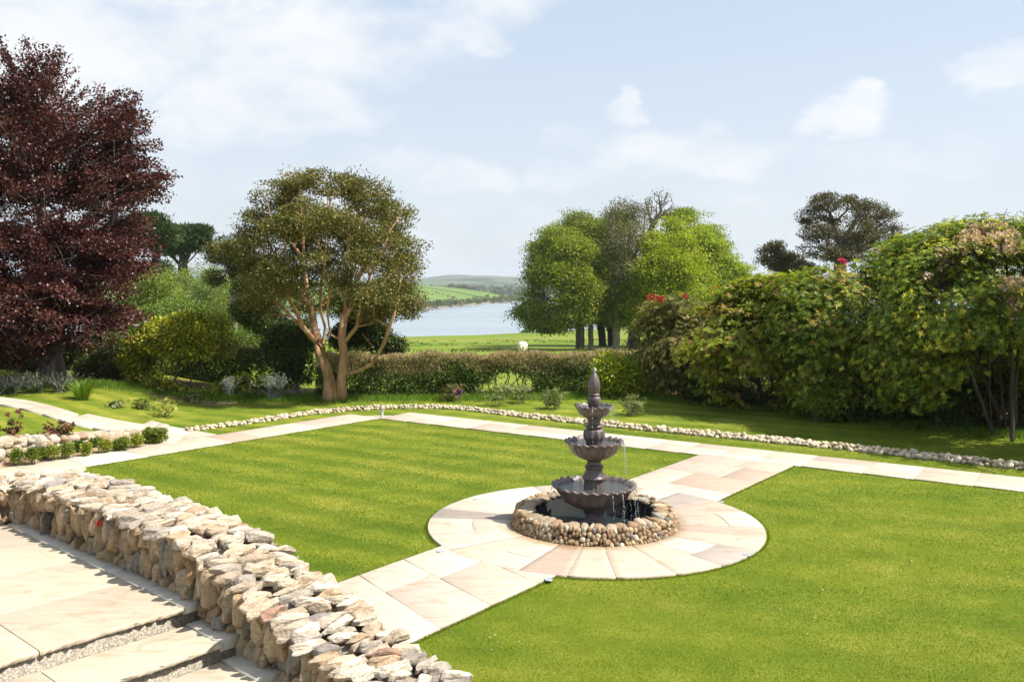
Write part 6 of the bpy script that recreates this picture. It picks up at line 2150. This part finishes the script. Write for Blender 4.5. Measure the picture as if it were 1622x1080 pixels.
rm = body.modifiers.new('one_skin', 'REMESH')
rm.mode = 'VOXEL'
rm.voxel_size = 0.028
rm.use_smooth_shade = True
v0, f0 = ico(2)
for s in (-1, 1):
    em_ = MB()
    em_.add(v0 * np.array([0.075, 0.02, 0.035]) + np.array([s * 0.12, 0.66, 0.40]), f0)
    o = em_.build('ear', SKINM, None, smooth=True)
    o.parent = sheep

# ---- low scrub on the shore edge of the meadow
for (u, v, w_, lab) in ((833, 529, 3.0, 'small round bush on the water edge left of the meadow clump'), (862, 529.5, 2.2, 'second small bush on the water edge, half under the sweeping boughs')):
    d = 400.0
    for _ in range(20):
        p = W(u, v, d)
        d += (p[2] - zgf(p[0], d)) * 6
    p = W(u, v, d)
    t = thing('shore_bush', lab, 'shrub', p, 'bushes on the near shore')
    mb = MB()
    clumps(mb, p + rand_dirs(40, 0.4) * np.array([w_, w_, w_ * 0.6]) * rng.uniform(0.3, 1, (40, 1)), 20, (0.6, 0.6, 0.5), 0.6, 0.4, P_DEEP)
    mb.build('foliage', LEAF, t)

# rough tufts in the meadow
mb = MB()
for _ in range(420):
    x_, y_ = rng.uniform(-40, 40), rng.uniform(52, 130)
    p = np.array([x_, y_, zgf(x_, y_)])
    k = 16
    leaves(mb, p + rng.normal(0, 1, (k, 3)) * (0.4, 0.3, 0.0), rand_dirs(k, 1.6), rand_dirs(k), rng.uniform(0.15, 0.35, k), 0.09, pal([(1, (0.10, 0.15, 0.02)), (1, (0.16, 0.17, 0.04))], k))
tag(mb.build('meadow_tufts', LEAF), 'rough grass tufts scattered over the meadow', 'grass', kind='stuff')

# ---- grass blades of the lawns
P_GRASS = [(4, (0.146, 0.198, 0.011)), (3, (0.174, 0.225, 0.014)), (2, (0.113, 0.164, 0.008)), (1.2, (0.216, 0.240, 0.038)), (0.4, (0.254, 0.267, 0.064))]
GRASS = leaf_mat('grass_blades', 0.5, 0.6, 0.15)


def in_paving(P):
    """True where stone covers the ground"""
    x_, y_ = P[:, 0], P[:, 1]
    bad = np.hypot(x_ - FC[0], y_ - FC[1]) < RO + 0.0
    def strip(a, b, c, d, p):
        q = np.array([a, b, c, d])
        ins = np.ones(len(p), bool)
        sgn = 0
        area = 0
        for i in range(4):
            area += q[i][0] * q[(i + 1) % 4][1] - q[(i + 1) % 4][0] * q[i][1]
        for i in range(4):
            e = q[(i + 1) % 4] - q[i]
            cr = e[0] * (p[:, 1] - q[i][1]) - e[1] * (p[:, 0] - q[i][0])
            ins &= (cr * np.sign(area)) > -0.004
        return ins
    p = P[:, :2]
    bad |= strip(along(p1L, -0.16), along(p1L, 1.0), along(p1R, 1.0), along(p1R, -0.16), p)
    bad |= strip(n0, n3, n3 + nrm * cw, n0 + nrm * cw, p)
    bad |= strip(a0, ln1 + ldir * 0.15, ln1 + ldir * 0.15 + lnr * lw, a0 + lnr * lw, p)
    s_, t_ = p @ e1, p @ e2
    bad |= (t_ < 4.97) & (s_ < -2.5)
    return bad


def mow(P):
    """alternating bands left by the mower, running along the cross path; clear on the square lawn, faint on the other"""
    x_, y_ = P[:, 0], P[:, 1]
    wob = np.array([mnoise.noise(Vector((a_ * 0.6, b_ * 0.6, 2.0))) for a_, b_ in P[:, :2]])
    k = np.sin((x_ * 0.57 + y_ * 0.82) * 2 * math.pi / 0.95 + wob * 1.6)
    return k * np.where(x_ * 0.77 - y_ * 0.63 < -7.6, 1.0, 0.25) * (0.6 + 0.5 * wob)


mb = MB()
for (y0, y1, dens, hgt, wd_) in ((5.0, 6.5, 3500, 0.019, 0.0045), (6.5, 10.5, 5200, 0.019, 0.0045), (10.5, 15, 2600, 0.021, 0.0065), (15, 23, 1000, 0.022, 0.010)):
    area = 0.5 * (y0 + y1) * 1.55 * (y1 - y0)
    n = int(area * dens)
    y_ = rng.uniform(y0, y1, n)
    x_ = rng.uniform(-0.65, 0.9, n) * y_
    P = np.stack([x_, y_, np.zeros(n)], 1)
    P = P[~in_paving(P)]
    P[:, 2] = np.where(P[:, 0] < -9, -1, 0)
    P = P[P[:, 2] > -0.5]
    n = len(P)
    D = rand_dirs(n)
    D[:, 2] = np.abs(D[:, 2]) + 0.45
    D = unit(D)
    S = unit(np.cross(D, rng.standard_normal((n, 3))))
    L = hgt * rng.uniform(0.6, 1.4, n)
    v = np.stack([P - S * wd_ / 2, P + S * wd_ / 2, P + D * L[:, None]], 1).reshape(-1, 3)
    patch = np.array([mnoise.noise(Vector(((a_ * 0.97 - b_ * 0.22) * 0.30, (b_ * 0.97 + a_ * 0.22) * 1.35, 5.0))) for a_, b_ in P[:, :2]])
    stripe = mow(P)
    yel = np.clip(0.5 + patch * 1.1 + stripe * 1.0 + 0.16 * rng.standard_normal(n), 0, 1)[:, None]
    col = pal(P_GRASS, n, 0.1) * (1 - yel * 0.0) * (np.array([0.70, 0.82, 0.72]) * (1 - yel) + np.array([1.42, 1.22, 1.5]) * yel)
    mb.add(v, np.arange(n * 3).reshape(n, 3), np.repeat(col, 3, axis=0))
tag(mb.build('lawn_grass', GRASS), 'short mown grass of the lawns round the fountain', 'grass', kind='stuff')

# untrimmed fringe where the turf meets the paving
mb = MB()
n = 2400000
y_ = rng.uniform(7.5, 24, n)
x_ = rng.uniform(-0.6, 0.6, n) * y_
P = np.stack([x_, y_, np.zeros(n)], 1)
P = P[~in_paving(P)]
near = np.zeros(len(P), bool)
for dx_, dy_ in ((0.045, 0), (-0.045, 0), (0, 0.045), (0, -0.045)):
    near |= in_paving(P + (dx_, dy_, 0))
P = P[near & (P[:, 0] > -9.5)]
n = len(P)
D = rand_dirs(n)
D[:, 2] = np.abs(D[:, 2]) + 0.5
D = unit(D)
S = unit(np.cross(D, rng.standard_normal((n, 3))))
L = rng.uniform(0.018, 0.046, n)
wd_ = 0.0045 + 0.0003 * P[:, 1:2]
v = np.stack([P - S * wd_ / 2, P + S * wd_ / 2, P + D * L[:, None]], 1).reshape(-1, 3)
mb.add(v, np.arange(n * 3).reshape(n, 3), np.repeat(pal(P_GRASS, n, 0.14) * 1.08, 3, axis=0))
tag(mb.build('edge_grass', GRASS), 'ragged fringe of grass along the edges of the paving', 'grass', kind='stuff')

# longer unmown grass along the hedge and border
mb = MB()
n = 60000
x_ = rng.uniform(-14, 16, n)
y_ = np.interp(x_, [-14, -6, 4, 7, 10, 12, 16], [28.2, 28.2, 28.9, 26.6, 23.4, 21.7, 18.6]) + rng.normal(0, 0.45, n)
P = np.stack([x_, y_, zg(x_, y_)], 1)
D = rand_dirs(n)
D[:, 2] = np.abs(D[:, 2]) + 0.9
D = unit(D)
S = unit(np.cross(D, rng.standard_normal((n, 3))))
L = rng.uniform(0.06, 0.22, n)
v = np.stack([P - S * 0.008, P + S * 0.008, P + D * L[:, None]], 1).reshape(-1, 3)
mb.add(v, np.arange(n * 3).reshape(n, 3), np.repeat(pal([(3, (0.12, 0.21, 0.015)), (2, (0.16, 0.25, 0.02)), (1, (0.08, 0.14, 0.012))], n), 3, axis=0))
tag(mb.build('long_grass', LEAF), 'longer grass along the foot of the hedge and borders', 'grass', kind='stuff')

# daisies
mb = MB()
n = 3800
y_ = rng.uniform(8.5, 24, n)
x_ = rng.uniform(-0.3, 0.62, n) * y_
P = np.stack([x_, y_, np.zeros(n)], 1)
P = P[~in_paving(P)]
dn = np.array([mnoise.noise(Vector((a_ * 0.5, b_ * 0.5, 8.0))) for a_, b_ in P[:, :2]])
P = P[(dn + 0.25 * rng.standard_normal(len(P)) > 0.2) & ((P[:, 1] > 12) | (rng.random(len(P)) < 0.3)) | ((P[:, 0] > 3) & (P[:, 1] > 13) & (rng.random(len(P)) < 0.4))]
n = len(P)
P[:, 2] = 0.03
a_ = np.arange(5) * 2 * math.pi / 5
r_ = rng.uniform(0.005, 0.0085, n)
v = P[:, None] + np.stack([np.cos(a_)[None] * r_[:, None], np.sin(a_)[None] * r_[:, None], rng.normal(0, 0.002, (n, 5))], -1)
mb.add(v.reshape(-1, 3), np.arange(n * 5).reshape(n, 5), (0.75, 0.75, 0.70))
tag(mb.build('daisies', PETAL), 'tiny white daisies scattered in the lawns', 'flowers', kind='stuff')

# fallen leaves and litter under the right border
mb = MB()
n = 9000
x_ = rng.uniform(5.5, 16, n)
y_ = bed_front(x_) + np.abs(rng.normal(0, 1.2, n)) + 0.1
P = np.stack([x_, y_, np.full(n, 0.015)], 1)
leaves(mb, P, rand_dirs(n) * (1, 1, 0.25), rand_dirs(n, 3), 0.10, 0.045, pal([(2, (0.20, 0.12, 0.06)), (2, (0.12, 0.075, 0.04)), (1, (0.06, 0.09, 0.02))], n))
tag(mb.build('leaf_litter', LEAF), 'brown leaf litter under the rhododendrons', 'leaves', kind='stuff')

# ---- air: a clear day with distance haze
hz = bpy.data.meshes.new('haze')
hb = bmesh.new()
bmesh.ops.create_cube(hb, size=1.0)
bmesh.ops.scale(hb, vec=(15000, 9000, 180), verts=hb.verts)
bmesh.ops.translate(hb, vec=(0, 3500, 0 + (-62 + 90)), verts=hb.verts)
hb.to_mesh(hz)
hb.free()
haze = bpy.data.objects.new('haze', hz)
COL.objects.link(haze)
m = bpy.data.materials.new('haze')
m.use_nodes = True
nt = m.node_tree
nt.nodes.clear()
out = nt.nodes.new('ShaderNodeOutputMaterial')
pv = nd(nt, 'ShaderNodeVolumePrincipled', {'Density': 0.00014, 'Anisotropy': 0.2})
pv.inputs['Color'].default_value = (0.86, 0.93, 1.0, 1)
nt.links.new(pv.outputs[0], out.inputs['Volume'])
hz.materials.append(m)
tag(haze, kind='stuff', label='pale blue haze in the air over the estuary', cat='haze')
